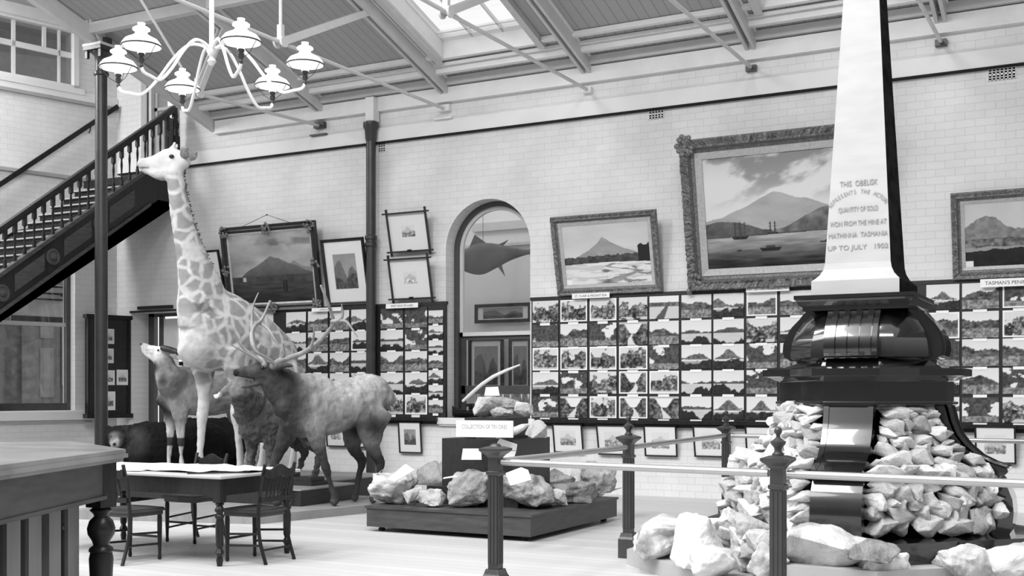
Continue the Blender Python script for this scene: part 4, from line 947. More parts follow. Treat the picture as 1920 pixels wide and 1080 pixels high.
# packed stones in the two near quadrants
small = []
for i in range(12):
    me = rock_mesh(200+i, 1, 1, 1, 14, 2, .05, .55); me.materials.append(quartz); small.append(me)
rnd = random.Random(11)
for side in (1, -1):
    n_ = Vector((side, -1, 0)).normalized(); e_ = Vector((1, side, 0)).normalized()
    lb = 'pale stone packed in the pile between the front and right brackets of the obelisk' if side > 0 else 'pale stone packed in the pile to the left of the front bracket of the obelisk'
    gr = 'stones packed on the right face of the monument' if side > 0 else 'stones packed on the left face of the monument'
    z = .41 if side > 0 else .13; row = 0
    while z < 1.32:
        f = max(0, (z-.41)/.93); h = (.14 if row < 1 else .105)*(1-.28*f); low_ = z < .40
        a = 1.25 if low_ else (1.4142*(float(np.interp(z-.13+.04, [q[1] for q in prof[::-1]][1:-1], [q[0] for q in prof[::-1]][1:-1]))-.10)+.32)/2+(.06 if side < 0 else 0); l = (.74 if low_ else a-.32); x = -l
        while x < l-.04:
            w = (.09+.17*rnd.random()**1.5)*(1.35 if row == 0 else 1-.2*f); w = min(w, max(.08, l-x)); hh = h*(.75+.5*rnd.random())
            o = bpy.data.objects.new('stone', rnd.choice(small)); C.objects.link(o)
            p = Vector((OX, OY, 0))+n_*(a+.03*rnd.uniform(-1, 1)+.0)+e_*(x+w/2)
            o.location = (p.x, p.y, z+rnd.uniform(-.01, .012)); o.scale = (w*1.15, .21, hh*1.25)
            o.rotation_euler = (rnd.uniform(-.3, .3), rnd.uniform(-.35, .35), math.atan2(e_.y, e_.x)+rnd.uniform(-.3, .3)+(PI if rnd.random() > .5 else 0)); tag(o, lb, 'stone', gr); x += w*.93
        z += h*.80; row += 1

big = [('long pale rock leaning at the left corner of the grey plinth', 1195, 1325, 965, 1047, .13, quartz_w, 3, 1.0, -.1),
       ('tall white boulder behind the corner rock, left of the front fence post', 1262, 1350, 963, 1072, .13, quartz_w, 4, .8, .1),
       ('rounded pale rock between the white boulder and the tilted rock', 1340, 1398, 950, 1024, 8.85, quartz, 5, .9, 0),
       ('tilted grey and white rock just left of the front fence post', 1368, 1452, 966, 1036, 8.65, grey_r, 6, .8, .2),
       ('white rock lowest on the grey plinth left of the front fence post', 1300, 1390, 1012, 1085, .13, quartz_w, 7, .8, -.1),
       ('pale rock half hidden behind the front fence post', 1405, 1470, 1015, 1090, .13, quartz_w, 8, .8, .1),
       ('very large white boulder right of the front fence post', 1474, 1625, 984, 1095, .13, quartz_w, 9, .75, 0),
       ('dark rock behind the very large white boulder', 1585, 1682, 1002, 1052, 7.9, dark_r, 10, .5, 0),
       ('white rock at the bottom edge, in front of the black kerb', 1617, 1712, 1030, 1100, .13, quartz_w, 12, .8, 0),
       ('white boulder at the bottom edge, second from the right', 1752, 1858, 1020, 1100, .13, quartz_w, 13, .8, .1),
       ('white boulder at the bottom right corner', 1856, 1950, 1020, 1100, .13, quartz_w, 14, .8, -.1)]
for lb, a, b_, c_, d_, zb, m, sd, dp_, tl in big: rock_px(lb, a, b_, c_, d_, .13, m, sd, dp_, 'large rocks on the grey plinth', tilt=tl, npts=15, tt=zb if zb > 1 else None)

# ---------------------------------------------------------------- railing round the monument
PST = [(-3.95, 7.17, False, 'front left fence post with a flat capital and no finial'), (-3.92, 9.58, True, 'fence post halfway along the left side, with urn and ball finial'), (-4.02, 12.75, True, 'furthest fence post on the left side, in front of the photograph board'),
       (-1.86, 6.93, True, 'front fence post standing before the rocks, left of the scroll bracket'), (.25, 6.70, True, 'fence post at the front right corner beyond the picture edge'), (.2, 12.55, True, 'back right fence post hidden behind the obelisk')]
for i, (x, y, fin, lb) in enumerate(PST):
    if i in (4, 5): lb = lb
    o = empty('fence_post', lb, 'post', (x, y, 0), .0, 'posts of the railing')
    MB().sq([(.072, 0), (.072, .17), (.062, .19), (.052, .225)]).build('foot', iron, o)
    mb = MB(); mb.sq([(.039, .22), (.039, .91)])
    for a in range(4):
        R = Matrix.Rotation(a*PI/2, 4, 'Z')
        for xx in (-.027, -.0, .027): mb.box(xx-.007, xx+.007, -.044, -.038, .26, .88, R)
    mb.build('shaft', iron, o)
    MB().sq([(.044, .89), (.050, .90), (.050, .915), (.043, .92)]).build('band', iron, o)
    MB().sq([(.040, .91), (.040, 1.015), (.055, 1.035), (.078, 1.055), (.088, 1.065), (.088, 1.08), (.045, 1.095)]).build('capital', iron, o)
    if fin: MB().lathe([(.036, 1.09), (.036, 1.105), (.022, 1.12), (.024, 1.14), (.044, 1.165), (.048, 1.18), (.032, 1.188), (.013, 1.205), (.012, 1.22), (.022, 1.232), (.025, 1.248), (.018, 1.262), (.0, 1.272)], seg=18).build('finial', iron, o, True)
    else: MB().lathe([(.045, 1.09), (.038, 1.105), (.02, 1.115)], seg=14).build('dome', iron, o, True)
steel = mat('rail_metal', .42, .30, metal=.6, noise_amt=.03)
def rail(lb, a, b_):
    A = Vector((PST[a][0], PST[a][1], .985)); B = Vector((PST[b_][0], PST[b_][1], .985)); d = (B-A).normalized()*.06
    tag(MB().tube([A+d, B-d], .024, 12).build('fence_rail', steel, None, True), lb, 'rail', 'rails of the railing')
rail('metal rail between the two nearest posts on the left side of the enclosure', 0, 1); rail('metal rail from the middle left post to the far left post', 1, 2)
rail('bright front metal rail crossing from the bare post to the finial post', 0, 3); rail('bright front metal rail crossing in front of the obelisk pedestal', 3, 4)
rail('far metal rail running behind the rock pile and obelisk', 2, 5)

# ---------------------------------------------------------------- stepped stand of minerals
px0, px1, py0, py1 = -7.13, -5.17, 10.10, 12.28
sd = empty('mineral_stand', 'stepped wooden stand on castors holding the rock collection', 'stand', ((px0+px1)/2, (py0+py1)/2, 0))
cx, cyy = sd.location.x, sd.location.y
MB().box(px0-cx, px1-cx, py0-cyy, py1-cyy, .05, .245).build('base', woodm, sd); MB().box(px0-cx-.015, px1-cx+.015, py0-cyy-.015, py1-cyy+.015, .245, .27).build('base_top', woodm, sd)
for a, b_ in ((-1, -1), (1, -1), (1, 1), (-1, 1)): MB().lathe([(.03, 0), (.04, .015), (.03, .035), (.02, .05)], (a*.86, b_*.98, 0), 12).build('castor', iron, sd, True)
MB().box(-.56, .56, -.56, .56, .26, .46).build('lower_tier', darkfr, sd); MB().box(-.44, .44, -.44, .44, .46, .975).build('middle_tier', darkfr, sd); MB().box(-.26, .26, -.26, .26, .975, 1.20).build('top_tier', darkfr, sd)
M_ = [('large pale boulder with a paper label at the left corner of the mineral stand', 697, 778, 873, 946, .26, grey_r, 31, .9, 0),
      ('pitted grey rock behind the small white stones on the stand', 784, 832, 862, 914, .26, grey_r, 32, .9, .7),
      ('small upright pale stone at the front left of the stand', 757, 792, 911, 948, .26, quartz_w, 33, .8, 0),
      ('small bright white stone at the front of the stand', 783, 833, 915, 951, .26, quartz_w, 34, .8, 0),
      ('tall pale grey boulder left of the bare fence post', 842, 914, 880, 953, .26, grey_r, 35, .8, 0),
      ('largest grey boulder with a paper label right of the bare fence post', 940, 1034, 884, 955, .26, grey_r, 36, .9, 0),
      ('dark jagged rock right of the largest grey boulder', 1026, 1076, 878, 930, .26, dark_r, 37, .8, .8),
      ('long low dark rock on the right side of the stand', 1036, 1116, 900, 944, .26, dark_r, 38, .7, 0),
      ('big two toned boulder at the right corner of the stand', 1092, 1164, 864, 930, .26, grey_r, 39, .9, 0),
      ('spiky dark rock left of the middle tier', 814, 842, 833, 872, .26, dark_r, 40, .9, 1.4),
      ('striped grey rock below the middle tier at left', 820, 864, 858, 896, .26, grey_r, 41, .8, .5),
      ('curved pale rock below the middle tier', 862, 912, 852, 892, .26, grey_r, 42, .8, .5),
      ('small brown stone wedged beside the pitted rock', 818, 846, 905, 930, .26, dark_r, 43, .8, .3),
      ('dark crystal cluster right of the middle tier', 968, 1036, 845, 884, .26, dark_r, 44, .6, 1.1),
      ('pointed dark rock behind the crystal cluster', 1004, 1072, 836, 884, .26, dark_r, 45, .5, 1.3),
      ('rough brown rock at the foot of the tall pale boulder', 834, 872, 905, 945, .26, dark_r, 60, .8, .25),
      ('grey rock hidden partly behind the bare fence post', 908, 948, 862, 905, .26, grey_r, 61, .8, .45),
      ('low grey rock in front of the dark jagged rock', 1020, 1062, 915, 950, .26, grey_r, 62, .7, 0),
      ('flat grey rock behind the two toned boulder', 1068, 1110, 872, 908, .26, grey_r, 63, .8, .7),
      ('small grey rock between pitted rock and middle tier', 826, 850, 872, 902, .26, grey_r, 64, .8, .8),
      ('long dark rock under the paper of the middle tier', 940, 985, 860, 888, .26, dark_r, 65, .6, .6),
      ('pale rock on the left of the middle tier shelf', 858, 886, 798, 822, .975, grey_r, 46, .6, 0),
      ('broad pale rock in front of the collection sign', 882, 926, 796, 823, .975, quartz, 47, .5, 0),
      ('round speckled rock at the right end of the middle tier', 978, 1020, 782, 817, .975, quartz, 48, .6, .2),
      ('large pale rock at the left of the top tier', 879, 930, 738, 778, 1.20, quartz, 49, .6, 0),
      ('dark striped log shaped rock at the top of the stand', 908, 968, 733, 762, 1.26, grey_r, 50, .4, 0),
      ('flat pale slab at the front of the top tier', 912, 958, 757, 779, 1.20, quartz, 51, .4, 0),
      ('pale speckled rock at the right of the top tier', 956, 994, 743, 774, 1.20, quartz, 52, .6, 0)]
for lb, a, b_, c_, d_, zb, m, sdd, dp_, bk in M_:
    if zb < .9: zb = .27
    if zb > .9: bk = 0
    if zb > .9:
        # rest on the tiers, whose tops lie close to eye level
        t = 12.5 if zb < 1.1 else 12.65; P = att((a+b_)/2, d_, t); w = (b_-a)*t/F; h = (d_-c_)*t/F
        me = rock_mesh(sdd, w, w*dp_, h, 16, 3); me.materials.append(m); o = bpy.data.objects.new('rock', me); C.objects.link(o)
        o.location = (P.x, P.y+.08, zb); o.rotation_euler = (0, 0, YAW); tag(o, lb, 'rock', 'rocks on the mineral stand')
    else: rock_px(lb, a, b_, c_, d_, zb, m, sdd, dp_, 'rocks on the mineral stand', back=bk, sub=3, amp=.07)
hn = MB(); A = att(930, 817, 12.3); pts = [A, att(950, 812, 12.3), att(968, 807, 12.3), att(980, 801, 12.3), att(991, 796, 12.3)]
hn.tube(pts, [.045, .05, .045, .038, .012], 10); tag(hn.build('rock', quartz, None, True), 'long pale horn shaped stone lying on the middle tier', 'rock', 'rocks on the mineral stand')
def card(name, label, pts, t, th=.006, cat='label', lean=None):
    P = [att(x, y, tt) for (x, y), tt in zip(pts, t if isinstance(t, (list, tuple)) else [t]*len(pts))]
    n = (P[1]-P[0]).cross(P[2]-P[0]).normalized()*th; mb = MB(); mb.loft([[tuple(p) for p in P], [tuple(p+n) for p in P]]); return tag(mb.build(name, paper), label, cat)
card('paper_label', 'white paper label lying on the left corner boulder', [(727, 899), (741, 903), (777, 882), (761, 871), (757, 873)], [11.85, 11.8, 12.1, 12.35, 12.35])
card('paper_label', 'torn white paper label on the largest grey boulder', [(948, 888), (957, 911), (996, 900), (990, 882), (977, 877)], [10.75, 10.6, 10.7, 10.95, 10.95])
card('paper_label', 'white paper card standing behind the bare fence post at left', [(865, 862), (903, 862), (902, 841), (868, 841)], 12.0)
card('paper_label', 'upper torn white paper leaning on the middle tier', [(932, 830), (937, 822), (970, 833), (968, 845), (935, 842)], 12.1)
card('paper_label', 'lower torn white paper leaning on the middle tier', [(935, 843), (968, 846), (963, 861), (942, 861)], 12.1)
card('paper_label', 'small white card on top of the highest rocks', [(908, 742), (937, 742), (934, 725), (911, 726)], 12.8)
card('paper_label', 'thin pale slip of paper between the pitted rock and the tall boulder', [(830, 898), (858, 894), (856, 891), (832, 895)], 11.6)
sg = empty('collection_sign', 'white lettered sign board standing on the middle tier of the stand', 'sign', att(856, 819, 12.18)); sg.rotation_euler = (0, 0, math.radians(8))
wS = 101*12.18/F*1.12; hS = 31*12.18/F
MB().box(0, wS, -.01, .01, 0, hS).build('board', white, sg)
me = text_mesh('COLLECTION OF TIN ORES', .062, .001); xs = [v.co.x for v in me.vertices]; k = wS*.8/(max(xs)-min(xs))
for v in me.vertices: v.co.x *= k
t = link('lettering', me, MATS['grey_paint'], sg); t.location = (wS/2, -.0125, hS*.52); t.rotation_euler = (PI/2, 0, 0)
# model canoe and pale tusk at the window
cn = empty('model_boat', 'dark model boat resting on the window sill', 'model boat', (-8.98, D+.12, 1.08))
mb = MB(); rings = []
for i in range(9):
    f = -1+i/4; w = .075*math.sqrt(max(.02, 1-f*f)); z = .03*f*f; hh = .10+.05*f*f
    rings.append([(f*.34, -w, hh+z), (f*.34, -w*.7, .04+z), (f*.34, 0, z), (f*.34, w*.7, .04+z), (f*.34, w, hh+z), (f*.34, w*.8, hh+z-.01), (f*.34, 0, .05+z), (f*.34, -w*.8, hh+z-.01)])
mb.loft(rings); mb.build('hull', wood, cn, True)
mb = MB(); mb.box(-.28, .2, -.05, .05, .12, .125); mb.build('deck', woodm, cn)
mb = MB(); pts = [att(x, y, t) for x, y, t in ((868, 752, 17.75), (884, 738, 17.6), (903, 721, 17.5), (925, 706, 17.4), (948, 695, 17.3), (975, 684, 17.2))]
mb.tube(pts, [.022, .03, .03, .028, .024, .012], 10); tag(mb.build('whale_rib', paper, None, True), 'long pale curved rib bone rising in front of the arched window', 'bone')
# ---------------------------------------------------------------- animals
def crs(pts, k=4):
    out = []
    for i in range(len(pts)-1):
        p0, p1, p2, p3 = pts[max(i-1, 0)], pts[i], pts[i+1], pts[min(i+2, len(pts)-1)]
        for s in range(k):
            u = s/k; out.append(tuple(.5*((2*p1[a])+(-p0[a]+p2[a])*u+(2*p0[a]-5*p1[a]+4*p2[a]-p3[a])*u*u+(-p0[a]+3*p1[a]-3*p2[a]+p3[a])*u**3) for a in range(len(p1))))
    return out+[tuple(pts[-1])]
def chain(mb, pts, seg=16, side=(0, 1, 0), k=4, smooth=True, ends=True):
    """pts: (x, y, z, lateral radius, sagittal radius)"""
    q = crs(pts, k) if smooth else pts; n = len(q); P = [Vector(p[:3]) for p in q]; rings = []; sd = Vector(side)
    for i in range(n):
        T = (P[min(i+1, n-1)]-P[max(i-1, 0)]).normalized(); N = (sd-T*sd.dot(T)).normalized(); B = T.cross(N); a, b = max(.006, q[i][3]), max(.006, q[i][4])
        rings.append([tuple(P[i]+N*(a*math.cos(2*PI*j/seg))+B*(b*math.sin(2*PI*j/seg))) for j in range(seg)])
    mb.loft(rings)
    for i in ((0, n-1) if ends else ()):
        a, b = q[i][3], q[i][4]; r = min(a, b)*.98; mb.ball(q[i][:3], (r, r, r), 12, 8)
def organic(name, mb, vox, mats, parent, it=5, colfn=None, disp=((.012, 5), (.004, 22))):
    o = mb.build(name, None, None); m = o.modifiers.new('r', 'REMESH'); m.mode = 'VOXEL'; m.voxel_size = vox; m.adaptivity = 0
    m = o.modifiers.new('s', 'SMOOTH'); m.iterations = it; m.factor = .5
    bake(o); o.parent = parent; me = o.data
    cs = [v.co.copy() for v in me.vertices]; ns = [v.normal.copy() for v in me.vertices]
    for v, c, nn in zip(me.vertices, cs, ns):
        v.co = c+nn*sum(a*noise.fractal(c*f, .8, 2.0, 3) for a, f in disp)
    me.update()
    me.materials.clear(); me.materials.append(mats); me.polygons.foreach_set('use_smooth', [True]*len(me.polygons))
    if colfn:
        n = len(me.vertices); co = np.empty(n*3); me.vertices.foreach_get('co', co); co = co.reshape(-1, 3); c = colfn(co[:, 0], co[:, 1], co[:, 2])
        at = me.color_attributes.new('Col', 'FLOAT_COLOR', 'POINT'); at.data.foreach_set('color', np.stack([c[0], c[1], c[0]*0, c[0]*0+1], -1).ravel())
    return o
def furmat(name, rough=.85, sc=18, amp=.25, bump=.5, patches=None, stretch=(1, 1, 1)):
    """base tone in Col.r, coat-pattern mask in Col.g"""
    m = bpy.data.materials.new(name); m.use_nodes = True; n = m.node_tree.nodes; L = m.node_tree.links; b = n['Principled BSDF']; b.inputs['Roughness'].default_value = rough; b.inputs['Specular IOR Level'].default_value = .2
    a = n.new('ShaderNodeAttribute'); a.attribute_name = 'Col'; s = n.new('ShaderNodeSeparateColor'); L.new(a.outputs['Color'], s.inputs[0])
    t = n.new('ShaderNodeTexCoord'); mp = n.new('ShaderNodeMapping'); mp.inputs['Scale'].default_value = stretch; L.new(t.outputs['Object'], mp.inputs[0])
    nz = n.new('ShaderNodeTexNoise'); nz.inputs['Scale'].default_value = sc; nz.inputs['Detail'].default_value = 7; nz.inputs['Roughness'].default_value = .7; L.new(mp.outputs[0], nz.inputs['Vector'])
    r = n.new('ShaderNodeMapRange'); r.inputs[1].default_value = .3; r.inputs[2].default_value = .7; r.inputs[3].default_value = 1-amp; r.inputs[4].default_value = 1+amp; L.new(nz.outputs[0], r.inputs[0])
    mu = n.new('ShaderNodeMath'); mu.operation = 'MULTIPLY'; L.new(s.outputs[0], mu.inputs[0]); L.new(r.outputs[0], mu.inputs[1]); out = mu.outputs[0]
    if patches:
        nn = n.new('ShaderNodeTexNoise'); nn.inputs['Scale'].default_value = 3; L.new(t.outputs['Object'], nn.inputs['Vector'])
        ma = n.new('ShaderNodeVectorMath'); ma.operation = 'MULTIPLY_ADD'; ma.inputs[1].default_value = (.16, .16, .16); L.new(nn.outputs[1], ma.inputs[0]); L.new(t.outputs['Object'], ma.inputs[2])
        v = n.new('ShaderNodeTexVoronoi'); v.feature = 'DISTANCE_TO_EDGE'; v.inputs['Scale'].default_value = patches[0]; L.new(ma.outputs[0], v.inputs['Vector'])
        q = n.new('ShaderNodeMapRange'); q.inputs[1].default_value = .06; q.inputs[2].default_value = .17; q.inputs[3].default_value = 0; q.inputs[4].default_value = 1; L.new(v.outputs['Distance'], q.inputs[0])
        k = n.new('ShaderNodeMath'); k.operation = 'MULTIPLY'; L.new(q.outputs[0], k.inputs[0]); L.new(s.outputs[1], k.inputs[1])
        mx = n.new('ShaderNodeMix'); mx.data_type = 'FLOAT'; L.new(k.outputs[0], mx.inputs[0]); L.new(out, mx.inputs[2]); mx.inputs[3].default_value = patches[1]; out = mx.outputs[0]
    L.new(out, b.inputs['Base Color'])
    n2 = n.new('ShaderNodeTexNoise'); n2.inputs['Scale'].default_value = sc*3.5; n2.inputs['Detail'].default_value = 5; L.new(mp.outputs[0], n2.inputs['Vector'])
    bp = n.new('ShaderNodeBump'); bp.inputs['Strength'].default_value = bump; bp.inputs['Distance'].default_value = .012; L.new(n2.outputs[0], bp.inputs['Height']); L.new(bp.outputs[0], b.inputs['Normal']); return m
def blend(c, v, m): return c*(1-m)+v*m
def blob(x, y, z, c, r, soft=.3):
    d = np.sqrt(((x-c[0])/r[0])**2+((y-c[1])/r[1])**2+((z-c[2])/r[2])**2); return 1-sstep(1-soft, 1+soft, d)
hide = furmat('hide', sc=6, amp=.5, bump=.8, stretch=(1, 1, .6)); fur = furmat('shaggy_fur', sc=14, amp=.35, bump=.9, stretch=(1, 1, .35)); gir = furmat('giraffe_coat', sc=7, amp=.10, bump=.25, patches=(4.8, .25))
horn = mat('horn', .24, .45, noise_amt=.12, scale=8, bump=.3); horn_d = mat('dark_horn', .03, .35, noise_amt=.01, bump=.5, bscale=30); eye_m = mat('glass_eye', .01, .05, noise_amt=0); hoof_m = mat('hoof', .06, .4, noise_amt=.02)
def loc(root, px, py, t):
    """point at a distance, in the frame of an animal"""
    p = att(px, py, t)-root.location; a = root.rotation_euler.z; return (p.x*math.cos(a)+p.y*math.sin(a), -p.x*math.sin(a)+p.y*math.cos(a), p.z)

# --- elk
ek = empty('stuffed_elk', 'stuffed elk with wide pale antlers, mouth open, striding left on a low board', 'stuffed animal', (-8.63, 11.25, .10), math.radians(243))
mb = MB()
chain(mb, [(-.86, 0, 1.30, .14, .20), (-.72, 0, 1.33, .24, .28), (-.46, 0, 1.26, .26, .30), (-.15, 0, 1.19, .29, .34), (.10, 0, 1.22, .28, .39), (.32, 0, 1.22, .23, .36), (.46, 0, 1.22, .16, .26)], 20)
chain(mb, [(.12, 0, 1.30, .19, .30), (.36, 0, 1.37, .165, .26), (.55, 0, 1.49, .13, .20), (.68, 0, 1.57, .105, .14)], 18)
chain(mb, [(.62, 0, 1.60, .085, .10), (.74, 0, 1.625, .095, .105), (.86, 0, 1.61, .07, .085), (.98, 0, 1.605, .052, .06), (1.06, 0, 1.60, .048, .045)])
chain(mb, [(.70, 0, 1.52, .055, .05), (.84, 0, 1.475, .04, .035), (.95, 0, 1.44, .032, .024), (1.0, 0, 1.435, .024, .018)])
chain(mb, [(.16, .15, 1.10, .11, .20), (.14, .18, .88, .085, .13), (.06, .18, .62, .052, .062), (.02, .18, .50, .055, .055), (-.04, .18, .30, .034, .036), (-.10, .18, .14, .038, .042), (-.10, .18, .05, .046, .058)])
chain(mb, [(.26, -.15, 1.10, .11, .19), (.36, -.17, .86, .08, .12), (.49, -.17, .60, .052, .062), (.52, -.17, .48, .052, .055), (.47, -.17, .28, .034, .036), (.46, -.17, .12, .038, .042), (.49, -.17, .05, .046, .058)])
for s, dx in ((1, .20), (-1, .27)):
    chain(mb, [(-.72+dx*.3, .13*s, 1.16, .14, .27), (-.72+dx*.6, .17*s, .92, .11, .19), (-.82+dx, .18*s, .68, .062, .095), (-.93+dx, .18*s, .52, .048, .062), (-.90+dx, .18*s, .34, .036, .042), (-.86+dx, .18*s, .15, .038, .042), (-.83+dx, .18*s, .05, .046, .058)])
chain(mb, [(-.94, 0, 1.42, .05, .04), (-1.01, 0, 1.30, .045, .03), (-1.0, 0, 1.2, .02, .02)])
chain(mb, [(.50, 0, 1.22, .07, .08), (.62, 0, 1.34, .05, .08), (.70, 0, 1.46, .05, .06)])
for s in (1, -1): chain(mb, [(.60, .09*s, 1.66, .03, .045), (.53, .19*s, 1.69, .025, .055), (.47, .27*s, 1.68, .012, .015)], side=(.3, .2, 1))
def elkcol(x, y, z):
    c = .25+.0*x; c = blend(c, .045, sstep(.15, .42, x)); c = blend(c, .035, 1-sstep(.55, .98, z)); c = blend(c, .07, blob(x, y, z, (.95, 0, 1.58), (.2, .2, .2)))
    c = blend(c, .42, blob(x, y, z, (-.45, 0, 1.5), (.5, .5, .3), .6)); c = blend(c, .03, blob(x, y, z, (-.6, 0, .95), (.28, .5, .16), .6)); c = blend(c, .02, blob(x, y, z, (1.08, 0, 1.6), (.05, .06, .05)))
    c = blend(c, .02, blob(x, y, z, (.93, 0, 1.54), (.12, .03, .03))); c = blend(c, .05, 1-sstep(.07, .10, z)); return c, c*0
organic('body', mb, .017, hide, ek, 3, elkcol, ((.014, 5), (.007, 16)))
for s in (1, -1): MB().ball((.775, .082*s, 1.665), .022, 12, 8).build('eye', eye_m, ek, True)
z3 = lambda X, Y: (240+X/2.348, 520+Y/2.348)
def antl(pts, tines, t0, t1, lb):
    mbx = MB()
    def seq(p, r0, r1, ta, tb, fl=1):
        n = len(p); q = []
        for i, (a, b_) in enumerate(p):
            f = i/(n-1); l = loc(ek, *z3(a, b_), ta+(tb-ta)*f); q.append((*l, (r0+(r1-r0)*f)*fl, r0+(r1-r0)*f))
        chain(mbx, q, 12, side=(1, 0, .3), k=4)
    seq(pts, .036, .014, t0, t1)
    for p, ra, ta, tb in tines: seq(p, ra, .006, ta, tb)
    o = mbx.build('antler', horn, ek, True, 60); return o
antl([(636, 392), (668, 366), (712, 352), (770, 332), (832, 290), (880, 240), (905, 198), (892, 150), (875, 100), (850, 38)],
     [([(672, 362), (688, 335), (684, 290)], .022, 13.38, 13.2), ([(805, 310), (816, 270), (820, 214)], .022, 13.15, 13.0), ([(900, 195), (935, 185), (946, 160), (940, 118)], .026, 12.95, 12.9), ([(920, 190), (960, 195), (985, 225), (1010, 262)], .024, 12.95, 12.85),
      ([(640, 378), (610, 352), (560, 330), (540, 300)], .024, 13.4, 13.2)], 13.45, 12.85, '')
antl([(600, 385), (575, 345), (552, 300), (545, 255), (556, 215), (580, 195), (602, 160), (625, 105)],
     [([(548, 262), (546, 200), (550, 130), (574, 68)], .026, 13.75, 13.85), ([(580, 200), (615, 225), (645, 270), (668, 308)], .024, 13.75, 13.6), ([(596, 378), (555, 350), (505, 325), (455, 298)], .024, 13.5, 13.3), ([(590, 372), (540, 335), (500, 305), (480, 274)], .024, 13.55, 13.4)], 13.5, 13.8, '')
pbm = mat('platform_boards', .26, .5, noise_amt=.05, scale=3, stretch=(4, 1, 1))
brd = MB(); brd.prism([(-10.9, 9.42), (-8.56, 10.02), (-7.98, 12.35), (-8.7, 12.6), (-11.2, 12.6)], .0, .10, 'z')
tag(brd.build('platform', pbm), 'low wide wooden board under the hooves of the elk', 'platform')
p1 = MB().box(-12.5, -8.76, 11.04, 12.2, .10, .29).box(-12.2, -9.3, 12.2, 13.8, .0, .29).build('platform', darkfr)
tag(p1, 'dark box platform carrying the giraffe, antelope and brown calf', 'platform')
PL = .305
tp = MB().box(-12.52, -8.74, 11.02, 12.2, .29, .305).box(-12.2, -9.28, 12.2, 13.82, .29, .305).build('platform_top', pbm, p1)

# --- giraffe
gf = empty('stuffed_giraffe', 'tall pale patched stuffed giraffe looking left, standing on the dark platform', 'stuffed animal', (-10.62, 11.56, PL), math.radians(258))
mb = MB()
chain(mb, [(.44, 0, 1.98, .06, .28), (.40, 0, 1.97, .16, .40), (.27, 0, 1.96, .26, .50), (.08, 0, 2.00, .32, .55), (-.25, 0, 1.96, .34, .52), (-.62, 0, 1.82, .34, .45), (-1.0, 0, 1.64, .30, .38), (-1.22, 0, 1.52, .2, .27), (-1.30, 0, 1.50, .08, .14)], 24, ends=False)
nk = [(.12, 0, 2.05, .28, .38), (.16, 0, 2.35, .24, .37), (.22, 0, 2.60, .19, .31), (.31, 0, 2.87, .15, .235), (.41, 0, 3.15, .125, .18), (.49, 0, 3.45, .11, .145), (.55, 0, 3.75, .10, .12), (.58, 0, 3.97, .095, .11), (.56, 0, 4.08, .09, .11)]
chain(mb, nk, 20)
HT = 14.78
hp = [loc(gf, 343, 303, HT), loc(gf, 322, 302, HT), loc(gf, 300, 306, HT), loc(gf, 281, 309, HT), loc(gf, 267, 308, HT)]
hs = (-math.sin(math.radians(258-0)), 0, 0)
hv = Vector(hp[4])-Vector(hp[0]); hv.z = 0; hv.normalize(); hside = Vector((-hv.y, hv.x, 0))
chain(mb, [(*p, a, b_) for p, a, b_ in zip(hp, (.105, .13, .10, .075, .07), (.13, .165, .13, .095, .085))], 16, side=tuple(hside))
jp = [loc(gf, 325, 322, HT), loc(gf, 300, 324, HT), loc(gf, 282, 320, HT), loc(gf, 272, 318, HT)]
chain(mb, [(*p, a, b_) for p, a, b_ in zip(jp, (.12, .095, .065, .055), (.12, .095, .06, .05))], 12, side=tuple(hside))
for sx_ in (-.045, .05):
    q = Vector(loc(gf, 322, 284, HT))+hside*sx_; r_ = Vector(loc(gf, 330, 271, HT))+hside*sx_*1.2
    chain(mb, [(*q, .03, .03), (*((q+r_)/2), .022, .022), (*r_, .03, .03)], 10)
# legs
chain(mb, [(.05, -.17, 1.75, .15, .26), (.02, -.18, 1.45, .11, .17), (.02, -.18, 1.15, .075, .085), (.03, -.18, .92, .078, .082), (.05, -.18, .84, .07, .08), (.06, -.18, .6, .048, .05), (.10, -.18, .2, .05, .055), (.12, -.18, .06, .07, .09)])
chain(mb, [(-.18, .20, 1.75, .15, .28), (-.22, .22, 1.45, .11, .18), (-.22, .22, 1.15, .075, .085), (-.21, .22, .92, .078, .082), (-.21, .22, .84, .07, .08), (-.24, .22, .6, .048, .05), (-.27, .22, .2, .05, .055), (-.26, .22, .06, .07, .09)])
for s, dx in ((1, -.12), (-1, .10)):
    chain(mb, [(-1.0+dx, .15*s, 1.5, .16, .30), (-1.0+dx, .19*s, 1.25, .13, .20), (-1.08+dx, .2*s, .95, .07, .09), (-1.14+dx, .2*s, .80, .065, .07), (-1.08+dx, .2*s, .5, .045, .05), (-1.05+dx, .2*s, .2, .05, .055), (-1.02+dx, .2*s, .06, .07, .09)])
chain(mb, [(-1.36, 0, 1.62, .03, .03), (-1.40, 0, 1.3, .02, .02), (-1.40, 0, 1.0, .03, .03)])
H0 = Vector(hp[4])
